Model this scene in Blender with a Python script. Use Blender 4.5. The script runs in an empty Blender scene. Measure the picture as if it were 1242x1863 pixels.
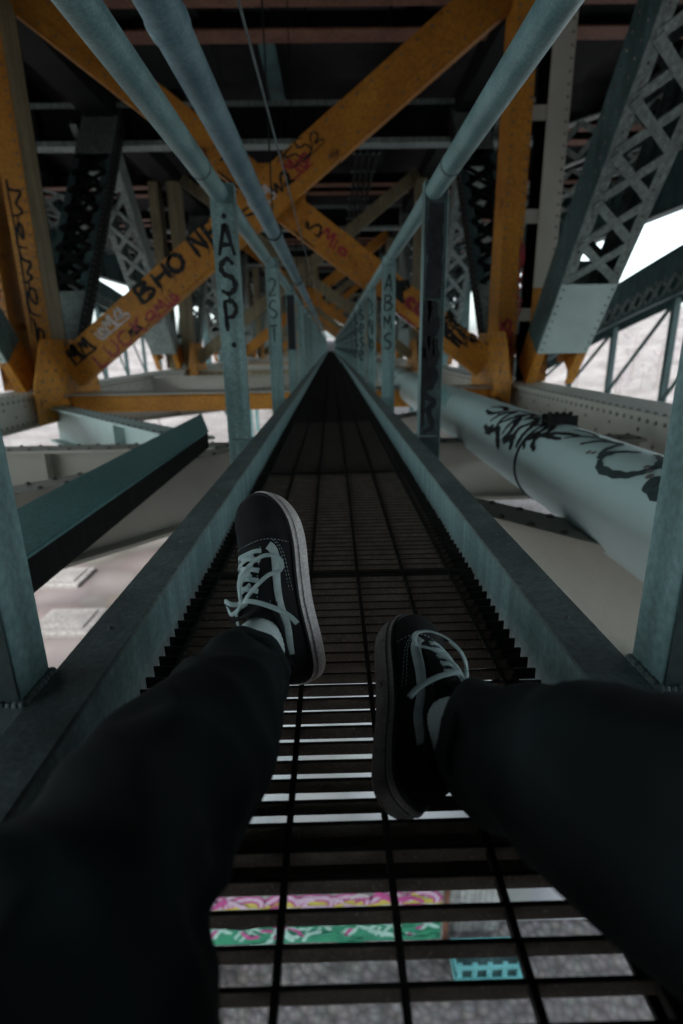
import bpy, math, random
from mathutils import Vector, Matrix, noise
R = math.radians
V = Vector
rnd = random.Random(11)
sc = bpy.context.scene
C = sc.collection

# ------------------------------------------------------------------ materials
def nodes(name):
    m = bpy.data.materials.new(name); m.use_nodes = True
    nt = m.node_tree
    return m, nt, nt.nodes, nt.links, nt.nodes['Principled BSDF']

def paint(name, col, col2=None, rough=.55, scale=3.0, rust=0.0, rustcol=(.09, .04, .02), bump=.15, metal=0.0,
          fine=60.0, dirt=.35, streak=True, rscale=9.0, grain=1.0):
    """painted / galvanised steel: slow tone drift, fine grain, rain streaks, rust flecks"""
    m, nt, N, L, bs = nodes(name)
    tc = N.new('ShaderNodeTexCoord')
    n1 = N.new('ShaderNodeTexNoise'); n1.inputs['Scale'].default_value = scale; n1.inputs['Detail'].default_value = 6
    n1.inputs['Roughness'].default_value = .65
    L.new(tc.outputs['Object'], n1.inputs['Vector'])
    r1 = N.new('ShaderNodeValToRGB'); r1.color_ramp.elements[0].position = .36; r1.color_ramp.elements[1].position = .66
    c2 = col2 or tuple(c * (1 - dirt) for c in col)
    r1.color_ramp.elements[0].color = (*c2, 1); r1.color_ramp.elements[1].color = (*col, 1)
    L.new(n1.outputs['Fac'], r1.inputs['Fac'])
    n2 = N.new('ShaderNodeTexNoise'); n2.inputs['Scale'].default_value = fine; n2.inputs['Detail'].default_value = 4
    L.new(tc.outputs['Object'], n2.inputs['Vector'])
    mr = N.new('ShaderNodeMapRange'); mr.inputs['From Min'].default_value = .3; mr.inputs['From Max'].default_value = .7
    mr.inputs['To Min'].default_value = 1 - .28 * grain; mr.inputs['To Max'].default_value = 1 + .18 * grain
    L.new(n2.outputs['Fac'], mr.inputs['Value'])
    mx = N.new('ShaderNodeMix'); mx.data_type = 'RGBA'; mx.blend_type = 'MULTIPLY'; mx.inputs['Factor'].default_value = 1
    L.new(r1.outputs['Color'], mx.inputs['A']); L.new(mr.outputs['Result'], mx.inputs['B'])
    out = mx.outputs['Result']
    if streak:
        mp = N.new('ShaderNodeMapping'); mp.inputs['Scale'].default_value = (14, 14, .7)
        L.new(tc.outputs['Object'], mp.inputs['Vector'])
        n4 = N.new('ShaderNodeTexNoise'); n4.inputs['Scale'].default_value = 1.6; n4.inputs['Detail'].default_value = 5
        L.new(mp.outputs['Vector'], n4.inputs['Vector'])
        r4 = N.new('ShaderNodeMapRange'); r4.inputs['From Min'].default_value = .42; r4.inputs['From Max'].default_value = .62
        r4.inputs['To Min'].default_value = .66; r4.inputs['To Max'].default_value = 1.0
        L.new(n4.outputs['Fac'], r4.inputs['Value'])
        m4 = N.new('ShaderNodeMix'); m4.data_type = 'RGBA'; m4.blend_type = 'MULTIPLY'; m4.inputs['Factor'].default_value = 1
        L.new(out, m4.inputs['A']); L.new(r4.outputs['Result'], m4.inputs['B']); out = m4.outputs['Result']
    if rust > 0:
        n3 = N.new('ShaderNodeTexNoise'); n3.inputs['Scale'].default_value = rscale; n3.inputs['Detail'].default_value = 8
        n3.inputs['Roughness'].default_value = .75
        L.new(tc.outputs['Object'], n3.inputs['Vector'])
        r3 = N.new('ShaderNodeMapRange'); r3.inputs['From Min'].default_value = .68 - rust; r3.inputs['From Max'].default_value = .74 - rust
        L.new(n3.outputs['Fac'], r3.inputs['Value'])
        m3 = N.new('ShaderNodeMix'); m3.data_type = 'RGBA'
        L.new(r3.outputs['Result'], m3.inputs['Factor']); L.new(out, m3.inputs['A']); m3.inputs['B'].default_value = (*rustcol, 1)
        out = m3.outputs['Result']
    L.new(out, bs.inputs['Base Color'])
    rr = N.new('ShaderNodeMapRange'); rr.inputs['To Min'].default_value = max(.05, rough - .12); rr.inputs['To Max'].default_value = min(1, rough + .15)
    L.new(n1.outputs['Fac'], rr.inputs['Value']); L.new(rr.outputs['Result'], bs.inputs['Roughness'])
    bs.inputs['Metallic'].default_value = metal
    bs.inputs['Specular IOR Level'].default_value = .4
    if bump:
        bp = N.new('ShaderNodeBump'); bp.inputs['Strength'].default_value = bump; bp.inputs['Distance'].default_value = .004
        L.new(n2.outputs['Fac'], bp.inputs['Height']); L.new(bp.outputs['Normal'], bs.inputs['Normal'])
    return m

M = {}
M['galv'] = paint('galvanised_steel', (.235, .36, .365), (.15, .25, .255), rough=.5, scale=4, rust=.015, fine=90, bump=.1)
M['galvtop'] = paint('worn_galvanised_flange', (.17, .215, .215), (.09, .115, .115), rough=.6, scale=9, rust=.03, rustcol=(.2, .26, .26), fine=120, bump=.2, streak=False, rscale=14)
M['rail'] = paint('galvanised_pipe', (.24, .39, .405), (.14, .26, .275), rough=.32, scale=7, rust=.02, fine=160, bump=.12, streak=False)
M['conduit'] = paint('blue_grey_pipe', (.19, .32, .36), (.09, .18, .225), rough=.45, scale=4, rust=.05, rustcol=(.26, .24, .24), fine=80, bump=.12, streak=False)
M['main'] = paint('pale_green_pipe_paint', (.50, .66, .66), (.45, .60, .60), rough=.38, scale=1.2, rust=.0, rustcol=(.10, .05, .03), fine=300, bump=.0, grain=.2, streak=False)
M['orange'] = paint('orange_yellow_bridge_paint', (.55, .245, .030), (.36, .14, .016), rough=.55, scale=1.1, rust=.085, rustcol=(.10, .035, .012), fine=26, rscale=3.2, streak=False)
M['cream'] = paint('cream_bridge_paint', (.42, .42, .37), (.35, .345, .30), rough=.55, scale=1.3, rust=.025, rustcol=(.16, .085, .05), fine=140, grain=.25, rscale=4, streak=False)
M['pale'] = paint('pale_teal_bridge_paint', (.46, .60, .58), (.38, .50, .49), rough=.55, scale=2, rust=.015, fine=140, grain=.3, streak=False)
M['lace'] = paint('grey_lacing_paint', (.27, .33, .315), (.17, .22, .21), rough=.55, scale=2, rust=.03, fine=40)
M['teal'] = paint('dark_teal_bridge_paint', (.085, .165, .168), (.04, .085, .09), rough=.5, scale=2, rust=.03, rustcol=(.05, .035, .03), fine=40)
M['trough'] = paint('teal_trough_paint', (.10, .255, .255), (.07, .185, .19), rough=.5, scale=1.2, rust=.0, fine=70, bump=.1, streak=False)
M['dark'] = paint('dark_and_shaded_steel', (.016, .018, .018), (.008, .009, .0095), rough=.7, scale=2, rust=.02, rustcol=(.05, .035, .03), fine=40)  # dark steel; also stands in for shade inside columns and on beam webs
M['pink'] = paint('pink_primer_steel', (.25, .115, .075), (.15, .06, .038), rough=.6, scale=3, rust=.03, rustcol=(.11, .06, .04), fine=40)
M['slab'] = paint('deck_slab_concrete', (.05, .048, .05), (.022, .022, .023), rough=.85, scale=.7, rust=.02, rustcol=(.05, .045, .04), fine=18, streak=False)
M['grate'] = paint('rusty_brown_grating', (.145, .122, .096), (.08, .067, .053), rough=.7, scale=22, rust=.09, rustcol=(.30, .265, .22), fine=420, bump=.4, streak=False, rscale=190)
M['grdark'] = paint('dark_grating_and_shade', (.032, .029, .026), (.018, .017, .016), rough=.75, scale=22, fine=420, bump=.3, streak=False)  # shade of far panels, bar ends and tops put into the colour
M['grmid'] = paint('half_shade_grating', (.075, .064, .052), (.04, .035, .029), rough=.72, scale=22, fine=420, bump=.3, streak=False)  # half step toward the far shade, put into the colour
M['cream2'] = paint('olive_cream_bridge_paint', (.30, .26, .16), (.20, .17, .10), rough=.6, scale=1.3, rust=.03, fine=40)
M['rivet'] = paint('rivet_steel', (.20, .19, .17), (.09, .085, .08), rough=.6, scale=20, streak=False)
M['conc'] = paint('pale_concrete', (.46, .45, .435), (.33, .315, .305), rough=.9, scale=.9, rust=.02, rustcol=(.30, .27, .25), fine=12, rscale=2)
M['ink'] = paint('black_spray_paint', (.016, .018, .019), (.026, .028, .03), rough=.5, scale=12, bump=0, streak=False)
M['inkfade'] = paint('faded_black_spray_paint', (.035, .052, .054), (.055, .08, .082), rough=.5, scale=7, bump=0, streak=False)
M['blackshade'] = paint('blackened_or_shaded_teal', (.020, .032, .033), (.045, .075, .077), rough=.55, scale=9, bump=0, streak=False)  # blackened post paint; also shade painted on the nearest posts
M['red'] = paint('red_spray_paint', (.36, .035, .05), (.26, .03, .04), rough=.5, scale=9, bump=0, streak=False)
M['white'] = paint('white_spray_paint', (.62, .60, .60), (.5, .47, .47), rough=.5, scale=9, bump=0, streak=False)
M['tealspray'] = paint('teal_spray_paint', (.10, .36, .36), (.14, .40, .40), rough=.5, scale=9, bump=0, streak=False)
M['magenta'] = paint('magenta_spray_paint', (.52, .09, .28), (.40, .07, .22), rough=.6, scale=4, bump=0, streak=False)
M['lilac'] = paint('lilac_spray_paint', (.62, .46, .58), (.55, .36, .50), rough=.6, scale=4, bump=0, streak=False)
M['yellow'] = paint('yellow_spray_paint', (.62, .52, .12), (.52, .43, .09), rough=.6, scale=4, bump=0, streak=False)
M['green'] = paint('green_spray_paint', (.05, .30, .17), (.04, .22, .14), rough=.6, scale=4, bump=0, streak=False)
M['mint'] = paint('mint_spray_paint', (.42, .62, .55), (.34, .54, .48), rough=.6, scale=4, bump=0, streak=False)
M['cyan'] = paint('cyan_paint', (.16, .46, .48), (.12, .36, .38), rough=.6, scale=4, bump=0, streak=False)
for k_ in ('ink', 'inkfade', 'dark', 'grdark', 'slab'): M[k_].node_tree.nodes['Principled BSDF'].inputs['Specular IOR Level'].default_value = .12
# clothing
def cloth(name, col, col2, scale=900, rough=.9, bump=.35, sheen=.1, blotch=18):
    m, nt, N, L, bs = nodes(name)
    tc = N.new('ShaderNodeTexCoord')
    n1 = N.new('ShaderNodeTexNoise'); n1.inputs['Scale'].default_value = blotch; n1.inputs['Detail'].default_value = 5
    L.new(tc.outputs['Object'], n1.inputs['Vector'])
    r1 = N.new('ShaderNodeValToRGB'); r1.color_ramp.elements[0].position = .38; r1.color_ramp.elements[1].position = .66
    r1.color_ramp.elements[0].color = (*col, 1); r1.color_ramp.elements[1].color = (*col2, 1)
    L.new(n1.outputs['Fac'], r1.inputs['Fac']); L.new(r1.outputs['Color'], bs.inputs['Base Color'])
    n2 = N.new('ShaderNodeTexNoise'); n2.inputs['Scale'].default_value = scale; n2.inputs['Detail'].default_value = 2
    L.new(tc.outputs['Object'], n2.inputs['Vector'])
    bp = N.new('ShaderNodeBump'); bp.inputs['Strength'].default_value = bump; bp.inputs['Distance'].default_value = .0012
    L.new(n2.outputs['Fac'], bp.inputs['Height']); L.new(bp.outputs['Normal'], bs.inputs['Normal'])
    bs.inputs['Roughness'].default_value = rough; bs.inputs['Specular IOR Level'].default_value = .2
    bs.inputs['Sheen Weight'].default_value = 0
    return m
M['denim'] = cloth('black_denim', (.005, .0075, .008), (.008, .017, .019), blotch=7)  # teal blotches put faint highlights into the cloth colour
M['suede'] = cloth('black_suede', (.012, .012, .013), (.020, .021, .022), blotch=30, sheen=.06)
M['canvas'] = cloth('black_canvas', (.014, .014, .015), (.022, .022, .023), scale=1400, blotch=60, sheen=.04)
M['lacecloth'] = cloth('pale_lace_cotton', (.42, .54, .56), (.54, .65, .66), scale=1500, blotch=60, sheen=.05)
M['stripe'] = cloth('pale_leather_stripe', (.48, .57, .58), (.38, .46, .47), scale=700, rough=.6, blotch=60, sheen=0)
M['sock'] = cloth('white_rib_sock', (.70, .80, .80), (.60, .70, .71), scale=1100, blotch=50, sheen=.1)
M['skin'] = cloth('skin', (.55, .36, .28), (.48, .30, .23), scale=600, rough=.55, bump=.1, sheen=0)
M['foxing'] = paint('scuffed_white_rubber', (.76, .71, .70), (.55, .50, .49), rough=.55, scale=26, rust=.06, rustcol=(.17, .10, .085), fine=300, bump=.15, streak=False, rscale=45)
M['foxshade'] = paint('scuffed_shaded_rubber', (.40, .355, .35), (.24, .205, .20), rough=.6, scale=26, rust=.10, rustcol=(.11, .065, .055), fine=300, bump=.15, streak=False, rscale=45)  # shade on the right sole put into a darker rubber colour
M['gum'] = paint('brown_gum_rubber', (.24, .125, .095), (.15, .08, .06), rough=.6, scale=30, streak=False)
M['blackline'] = paint('black_rubber_line', (.015, .016, .017), rough=.6, streak=False, bump=0)
M['bark'] = paint('pale_winter_bark', (.20, .17, .165), (.13, .11, .11), rough=.9, scale=6, fine=40, streak=False)
M['twig'] = paint('winter_twigs', (.26, .22, .235), (.20, .17, .18), rough=.9, scale=3, streak=False, bump=0)  # paled so that distance haze is put into the colour

def ground_mat(name, a, b, c, s1, s2):
    m, nt, N, L, bs = nodes(name)
    tc = N.new('ShaderNodeTexCoord')
    n1 = N.new('ShaderNodeTexNoise'); n1.inputs['Scale'].default_value = s1; n1.inputs['Detail'].default_value = 8
    L.new(tc.outputs['Object'], n1.inputs['Vector'])
    r1 = N.new('ShaderNodeValToRGB'); r1.color_ramp.elements[0].position = .35; r1.color_ramp.elements[1].position = .65
    r1.color_ramp.elements[0].color = (*a, 1); r1.color_ramp.elements[1].color = (*b, 1)
    L.new(n1.outputs['Fac'], r1.inputs['Fac'])
    v = N.new('ShaderNodeTexVoronoi'); v.inputs['Scale'].default_value = s2; L.new(tc.outputs['Object'], v.inputs['Vector'])
    mr = N.new('ShaderNodeMapRange'); mr.inputs['From Max'].default_value = .8; mr.inputs['To Min'].default_value = 1.15; mr.inputs['To Max'].default_value = .35
    L.new(v.outputs['Distance'], mr.inputs['Value'])
    mx = N.new('ShaderNodeMix'); mx.data_type = 'RGBA'; mx.blend_type = 'MULTIPLY'; mx.inputs['Factor'].default_value = .9
    L.new(r1.outputs['Color'], mx.inputs['A']); L.new(mr.outputs['Result'], mx.inputs['B'])
    mv = N.new('ShaderNodeMix'); mv.data_type = 'RGBA'; mv.inputs['Factor'].default_value = .10
    L.new(mx.outputs['Result'], mv.inputs['A'])
    hs = N.new('ShaderNodeMix'); hs.data_type = 'RGBA'; hs.blend_type = 'MULTIPLY'; hs.inputs['Factor'].default_value = .5
    hs.inputs['A'].default_value = (*c, 1); L.new(v.outputs['Color'], hs.inputs['B']); L.new(hs.outputs['Result'], mv.inputs['B'])
    L.new(mv.outputs['Result'], bs.inputs['Base Color'])
    bs.inputs['Roughness'].default_value = .95; bs.inputs['Specular IOR Level'].default_value = .15
    bp = N.new('ShaderNodeBump'); bp.inputs['Strength'].default_value = .6; bp.inputs['Distance'].default_value = .06
    L.new(v.outputs['Distance'], bp.inputs['Height']); bp.invert = True; L.new(bp.outputs['Normal'], bs.inputs['Normal'])
    return m
M['ground'] = ground_mat('gravelly_pinkish_soil', (.15, .127, .126), (.25, .222, .222), (.30, .27, .27), .35, 9)
M['apron2'] = ground_mat('pinkish_worn_concrete', (.115, .092, .086), (.165, .138, .132), (.16, .13, .125), .5, .5)
M['conc2'] = paint('stained_pinkish_concrete', (.21, .19, .185), (.14, .12, .115), rough=.9, scale=.9, rust=.03, rustcol=(.10, .08, .07), fine=12, rscale=2)
M['apron'] = ground_mat('pale_concrete_apron', (.54, .525, .52), (.62, .605, .60), (.62, .60, .59), .4, .6)

# ------------------------------------------------------------------ mesh builder
class MB:
    def __init__(s): s.v = []; s.f = []; s.m = []; s.s = []
    def add(s, vs, fs, mi=0, smooth=False):
        o = len(s.v); s.v += [V(p) for p in vs]
        for f in fs: s.f.append([i + o for i in f]); s.m.append(mi); s.s.append(smooth)
    def box(s, lo, hi, mi=0):
        x0, y0, z0 = lo; x1, y1, z1 = hi
        s.add([(x0, y0, z0), (x1, y0, z0), (x1, y1, z0), (x0, y1, z0), (x0, y0, z1), (x1, y0, z1), (x1, y1, z1), (x0, y1, z1)],
              [(0, 3, 2, 1), (4, 5, 6, 7), (0, 1, 5, 4), (1, 2, 6, 5), (2, 3, 7, 6), (3, 0, 4, 7)], mi)
    def beam(s, p, q, w, h, side, mi=0):
        """box from p to q, w along side, h along the third axis"""
        p = V(p); q = V(q); a = (q - p).normalized(); sd = V(side); sd = (sd - a * sd.dot(a)).normalized(); n = a.cross(sd)
        vs = []
        for c in (p, q):
            for i, j in ((-1, -1), (1, -1), (1, 1), (-1, 1)): vs.append(c + sd * (w / 2 * i) + n * (h / 2 * j))
        s.add(vs, [(3, 2, 1, 0), (4, 5, 6, 7), (0, 1, 5, 4), (1, 2, 6, 5), (2, 3, 7, 6), (3, 0, 4, 7)], mi)
    def tube(s, path, rad, n=16, mi=0, caps=True, up=None):
        path = [V(p) for p in path]; rs = rad if isinstance(rad, (list, tuple)) else [rad] * len(path)
        vs = []; ref = V(up) if up else None
        for i, p in enumerate(path):
            t = (path[min(i + 1, len(path) - 1)] - path[max(i - 1, 0)]).normalized()
            if ref is None: ref = V((0, 0, 1)) if abs(t.z) < .9 else V((1, 0, 0))
            a = (ref - t * ref.dot(t)).normalized(); ref = a; b = t.cross(a)
            for k in range(n):
                w = 2 * math.pi * k / n; vs.append(p + (a * math.cos(w) + b * math.sin(w)) * rs[i])
        fs = []
        for i in range(len(path) - 1):
            for k in range(n):
                fs.append((i * n + k, i * n + (k + 1) % n, (i + 1) * n + (k + 1) % n, (i + 1) * n + k))
        s.add(vs, fs, mi, True)
        if caps:
            s.add([vs[k] for k in range(n)][::-1], [tuple(range(n))], mi)
            s.add([vs[(len(path) - 1) * n + k] for k in range(n)], [tuple(range(n))], mi)
    def strap(s, path, normals, w, t, mi=0, n=6):
        """flat lace with rounded edges lying on the given normals"""
        path = [V(p) for p in path]; vs = []; k = len(path)
        ws = w if isinstance(w, (list, tuple)) else [w] * k
        prof = [(-.5, 0), (-.42, .5), (.42, .5), (.5, 0), (.42, -.5), (-.42, -.5)]
        for i, p in enumerate(path):
            tg = (path[min(i + 1, k - 1)] - path[max(i - 1, 0)]).normalized()
            nn = V(normals[i]); nn = (nn - tg * nn.dot(tg)).normalized(); sd = tg.cross(nn)
            for x, y in prof: vs.append(p + sd * (x * ws[i]) + nn * (y * t))
        fs = []
        for i in range(k - 1):
            for j in range(6): fs.append((i * 6 + j, i * 6 + (j + 1) % 6, (i + 1) * 6 + (j + 1) % 6, (i + 1) * 6 + j))
        fs.append(tuple(range(6))[::-1]); fs.append(tuple((k - 1) * 6 + j for j in range(6)))
        s.add(vs, fs, mi, True)
    def ribbon(s, pts, nrm, w, mi=0, taper=True):
        """paint stroke: flat ribbon through pts (on a surface), nrm a vector or list"""
        k = len(pts); vs = []
        for i, p in enumerate(pts):
            tg = (pts[min(i + 1, k - 1)] - pts[max(i - 1, 0)])
            if tg.length < 1e-9: tg = V((1, 0, 0))
            tg.normalize(); nn = nrm[i] if isinstance(nrm, list) else nrm
            sd = tg.cross(nn).normalized(); f = 1.0
            if taper:
                e = min(i, k - 1 - i) / max(1, (k - 1) / 2); f = .55 + .45 * min(1, e * 2.5)
            f *= 1 + .18 * math.sin(i * 1.7)
            vs += [p - sd * w / 2 * f, p + sd * w / 2 * f]
        s.add(vs, [(2 * i, 2 * i + 1, 2 * i + 3, 2 * i + 2) for i in range(k - 1)], mi)
    def disc(s, c, n, r, mi=0, k=10):
        n = V(n).normalized(); a = n.orthogonal().normalized(); b = n.cross(a)
        s.add([V(c) + (a * math.cos(2 * math.pi * i / k) + b * math.sin(2 * math.pi * i / k)) * r for i in range(k)], [tuple(range(k))], mi)
    def rivet(s, c, n, r=.018, mi=0):
        n = V(n).normalized(); a = n.orthogonal().normalized(); b = n.cross(a); c = V(c); vs = []
        for rr, hh in ((1, 0), (.75, .55)):
            for i in range(6):
                w = math.pi / 3 * i; vs.append(c + (a * math.cos(w) + b * math.sin(w)) * r * rr + n * r * hh)
        vs.append(c + n * r * .8)
        fs = [(i, (i + 1) % 6, 6 + (i + 1) % 6, 6 + i) for i in range(6)] + [(6 + i, 6 + (i + 1) % 6, 12) for i in range(6)]
        s.add(vs, fs, mi, True)
    def build(s, name, mats, parent=None, bevel=0, smooth_angle=None):
        if not isinstance(mats, (list, tuple)): mats = [mats]
        off = V((0, 0, 0)); p = parent
        while p is not None: off = off + p.location; p = p.parent
        me = bpy.data.meshes.new(name)
        me.from_pydata([tuple(v - off) for v in s.v], [], s.f)
        for m in mats: me.materials.append(M[m])
        me.polygons.foreach_set('material_index', s.m); me.polygons.foreach_set('use_smooth', s.s)
        me.update()
        o = bpy.data.objects.new(name, me); C.objects.link(o)
        if parent is not None: o.parent = parent
        if bevel:
            b = o.modifiers.new('edge', 'BEVEL'); b.width = bevel; b.segments = 2; b.limit_method = 'ANGLE'; b.angle_limit = R(50)
        return o

def tag(o, label=None, cat=None, group=None, kind=None):
    if label: o['label'] = label
    if cat: o['category'] = cat
    if group: o['group'] = group
    if kind: o['kind'] = kind
    return o
def thing(name, loc, label, cat, group=None):
    o = bpy.data.objects.new(name, None); C.objects.link(o); o.location = loc; o.empty_display_size = .1
    return tag(o, label, cat, group)
def copy_tree(o, parent=None):
    c = o.copy(); C.objects.link(c); c.parent = parent
    for ch in list(o.children): copy_tree(ch, c)
    return c

def smooth(pts, n=6):
    """catmull-rom through 2-D or 3-D points"""
    pts = [V(p) for p in pts]
    if len(pts) < 3:
        return [pts[0].lerp(pts[1], i / n) for i in range(n + 1)]
    out = []
    for i in range(len(pts) - 1):
        p0 = pts[max(i - 1, 0)]; p1 = pts[i]; p2 = pts[i + 1]; p3 = pts[min(i + 2, len(pts) - 1)]
        for k in range(n):
            t = k / n
            out.append(.5 * ((2 * p1) + (p2 - p0) * t + (2 * p0 - 5 * p1 + 4 * p2 - p3) * t * t + (3 * p1 - p0 - 3 * p2 + p3) * t ** 3))
    out.append(pts[-1]); return out

# hand-drawn letters in a unit box, as strokes
GLYPH = {
 'A': [[(0, 0), (.45, 1), (.55, 1), (1, 0)], [(.15, .36), (.85, .36)]],
 'S': [[(.95, .88), (.5, 1), (.08, .8), (.25, .56), (.75, .45), (.92, .2), (.5, 0), (.02, .12)]],
 'P': [[(.1, 0), (.12, 1)], [(.08, .98), (.7, .98), (.95, .76), (.7, .5), (.14, .46)]],
 'B': [[(.05, 0), (.08, 1)], [(.05, 1), (.7, .95), (.8, .72), (.12, .52)], [(.12, .52), (.85, .45), (.9, .12), (.05, 0)]],
 'H': [[(.05, 0), (.1, 1)], [(.9, 0), (.95, 1)], [(.05, .5), (.95, .52)]],
 'O': [[(.5, 1), (.08, .75), (.08, .25), (.5, 0), (.92, .25), (.92, .75), (.5, 1), (.3, .95)]],
 'N': [[(.02, 0), (.1, 1)], [(.1, 1), (.88, 0)], [(.88, 0), (.95, 1)]],
 'E': [[(.9, 1), (.1, .96), (.08, .02), (.92, 0)], [(.08, .5), (.75, .52)]],
 'T': [[(0, .95), (1, 1)], [(.5, .97), (.48, 0)]],
 '2': [[(.05, .78), (.4, 1), (.88, .8), (.6, .4), (.05, .03), (.95, 0)]],
 'M': [[(.02, 0), (.12, 1), (.5, .35), (.88, 1), (.98, 0)]],
 'K': [[(.08, 0), (.1, 1)], [(.9, 1), (.12, .48), (.92, 0)]],
 'U': [[(.05, 1), (.08, .25), (.5, 0), (.9, .25), (.95, 1)]],
 'C': [[(.92, .85), (.5, 1), (.08, .7), (.1, .25), (.5, 0), (.95, .15)]],
 'L': [[(.1, 1), (.08, .03), (.9, 0)]],
 'e': [[(.1, .5), (.9, .52), (.75, .92), (.35, .95), (.06, .5), (.35, .03), (.9, .14)]],
 '.': [],
}
def write(mb, ch, o, u, v, n, w, h, sw, mi):
    """one letter: o lower-left corner, u/v unit axes, n normal"""
    o = V(o); u = V(u); v = V(v); n = V(n); rg = random.Random(ord(ch) * 31 + int(o.z * 977) + int(o.x * 733))
    tl = rg.uniform(-.10, .10); u, v = u * math.cos(tl) + v * math.sin(tl), v * math.cos(tl) - u * math.sin(tl); sw *= rg.uniform(.85, 1.15); h *= rg.uniform(.92, 1.08)
    if ch == '.':
        mb.disc(o + u * w * .5 + v * h * .5, n, sw * .7, mi); return
    for k, st in enumerate(GLYPH[ch]):
        pts = [o + u * ((x + rg.uniform(-.05, .05)) * w) + v * ((y + rg.uniform(-.04, .04)) * h) + n * (.0006 * k) for x, y in st]
        hard = ch in 'AHNEKTLM'
        if hard:
            q = []
            for i in range(len(pts) - 1): q += [pts[i].lerp(pts[i + 1], t / 4) for t in range(4)]
            q.append(pts[-1])
        else: q = smooth(pts, 5)
        mb.ribbon(q, n, sw, mi)
        if rg.random() < .45:
            e = min(pts, key=lambda p_: p_.z); dn = V((0, 0, -1)); dn = (dn - n * dn.dot(n)).normalized()
            mb.ribbon([e + dn * (h * .1 * t_) + n * .0003 for t_ in (0, 1, 2, 2.6 + rg.random())], n, sw * .28, mi)

def scribble(mb, o, u, v, n, w, h, sw, mi, seed, k=9):
    rr = random.Random(seed * 7 + 1); o = V(o); u = V(u); v = V(v); n = V(n); nl = max(2, k // 3)
    # a run of hooked loops with a flick at either end, like a fast hand style
    x = 0.0
    for i in range(nl):
        lw = w / nl; cx = lw * (i + .5); hh = h * rr.uniform(.7, 1.05); kind = rr.choice('abcd'); j = lambda a: rr.uniform(-a, a)
        if kind == 'a': p = [(-.5, .2), (-.2, .9), (.15, 1), (.2, .55), (-.25, .35), (.3, .3), (.45, .05)]
        elif kind == 'b': p = [(-.4, 1), (-.3, .1), (.0, .0), (.35, .3), (.3, .8), (-.05, .75), (.1, .3), (.55, .4)]
        elif kind == 'c': p = [(.3, .9), (-.25, 1), (-.4, .65), (.2, .45), (.3, .1), (-.3, 0), (-.5, .2)]
        else: p = [(-.45, .0), (-.25, .95), (.0, .45), (.2, 1.0), (.35, .1), (.6, .0)]
        pts = [o + u * (cx + (a_ + j(.08)) * lw * 1.05) + v * ((c_ + j(.08)) * hh) + n * (.0004 * i) for a_, c_ in p]
        mb.ribbon(smooth(pts, 6), n, sw * rr.uniform(.8, 1.15), mi)
    pts = [o + u * (w * t_) + v * (h * (-.12 + .1 * rr.random())) + n * .0024 for t_ in (.1, .4, .7, 1.02)]
    mb.ribbon(smooth(pts, 6), n, sw * .6, mi)

# ------------------------------------------------------------------ layout (metres; X right, Y along the walkway, Z up from the grating)
XL, XR = -3.93, 2.52           # the two truss planes
Y0, PAN = 7.67, 7.5            # first panel point in view, panel length
NP = 8
ZC = 4.5                       # top panel points

# ------------------------------------------------------------------ grating
GX0, GX1 = -.2915, .3015
RODS = [-.254 + .1 * k for k in range(6)]
def grating_panel(y0, y1, label, group, gm='grate'):
    t = thing('grating_panel', (0, y0, 0), label, 'grating', group)
    b = MB(); y = y0 + .0151
    rj = random.Random(int(y0 * 100))
    while y < y1 - .004:
        tl, tr_, zt = rj.gauss(0, .0007), rj.gauss(0, .0007), rj.gauss(0, .0004)
        xs = [GX0 + rj.uniform(0, .003), GX0 + .034] + RODS[1:-1] + [GX1 - .034, GX1 - rj.uniform(0, .003)]
        for i in range(len(xs) - 1):
            xa, xb = xs[i], xs[i + 1]; ya, yb = (y + tl + (tr_ - tl) * (q - GX0) / (GX1 - GX0) for q in (xa, xb))
            b.beam((xa, ya, -.0082 + zt), (xb, yb, -.0082 + zt), .0036, .0164, (0, 1, 0), 1 if i in (0, len(xs) - 2) else 0)  # end pieces take the dark colour as shade beside the toe boards
            b.beam((xa, ya, .0005 + zt), (xb, yb, .0005 + zt), .0040, .0010, (0, 1, 0), 1)  # dark strip paints the shade on the bar tops
        y += .0302
    b.build('bearing_bars', [gm, 'grdark'], t)
    b = MB()
    for x in RODS:
        b.box((x - .0032, y0 + .001, -.0095), (x + .0032, y1 - .001, .0012))
    b.build('cross_rods', 'grdark', t)
    b = MB()
    for x in (GX0 + .034, GX1 - .034): b.box((x - .002, y0 + .001, -.0225), (x + .002, y1 - .001, -.006))
    for yy in (y0 + .004, y1 - .004): b.box((GX0 + .003, yy - .003, -.026), (GX1 - .003, yy + .003, .0015))
    b.build('banding', 'grdark', t)
    return t
PG = 'grating panels of the walkway'
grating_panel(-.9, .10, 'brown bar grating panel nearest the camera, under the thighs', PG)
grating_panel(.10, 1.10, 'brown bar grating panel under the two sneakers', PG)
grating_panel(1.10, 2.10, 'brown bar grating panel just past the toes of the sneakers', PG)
grating_panel(2.10, 3.6, 'dark bar grating panel between the lettered post and the next pair of posts', PG, 'grmid')  # darker material paints the start of the far shade
p0 = grating_panel(3.6, 9.6, 'long dark grating panel in the far black wedge of walkway', PG, 'grdark')  # far shade put into the panel material
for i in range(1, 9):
    c = copy_tree(p0); c.location.y = 3.6 + 6 * i

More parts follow.
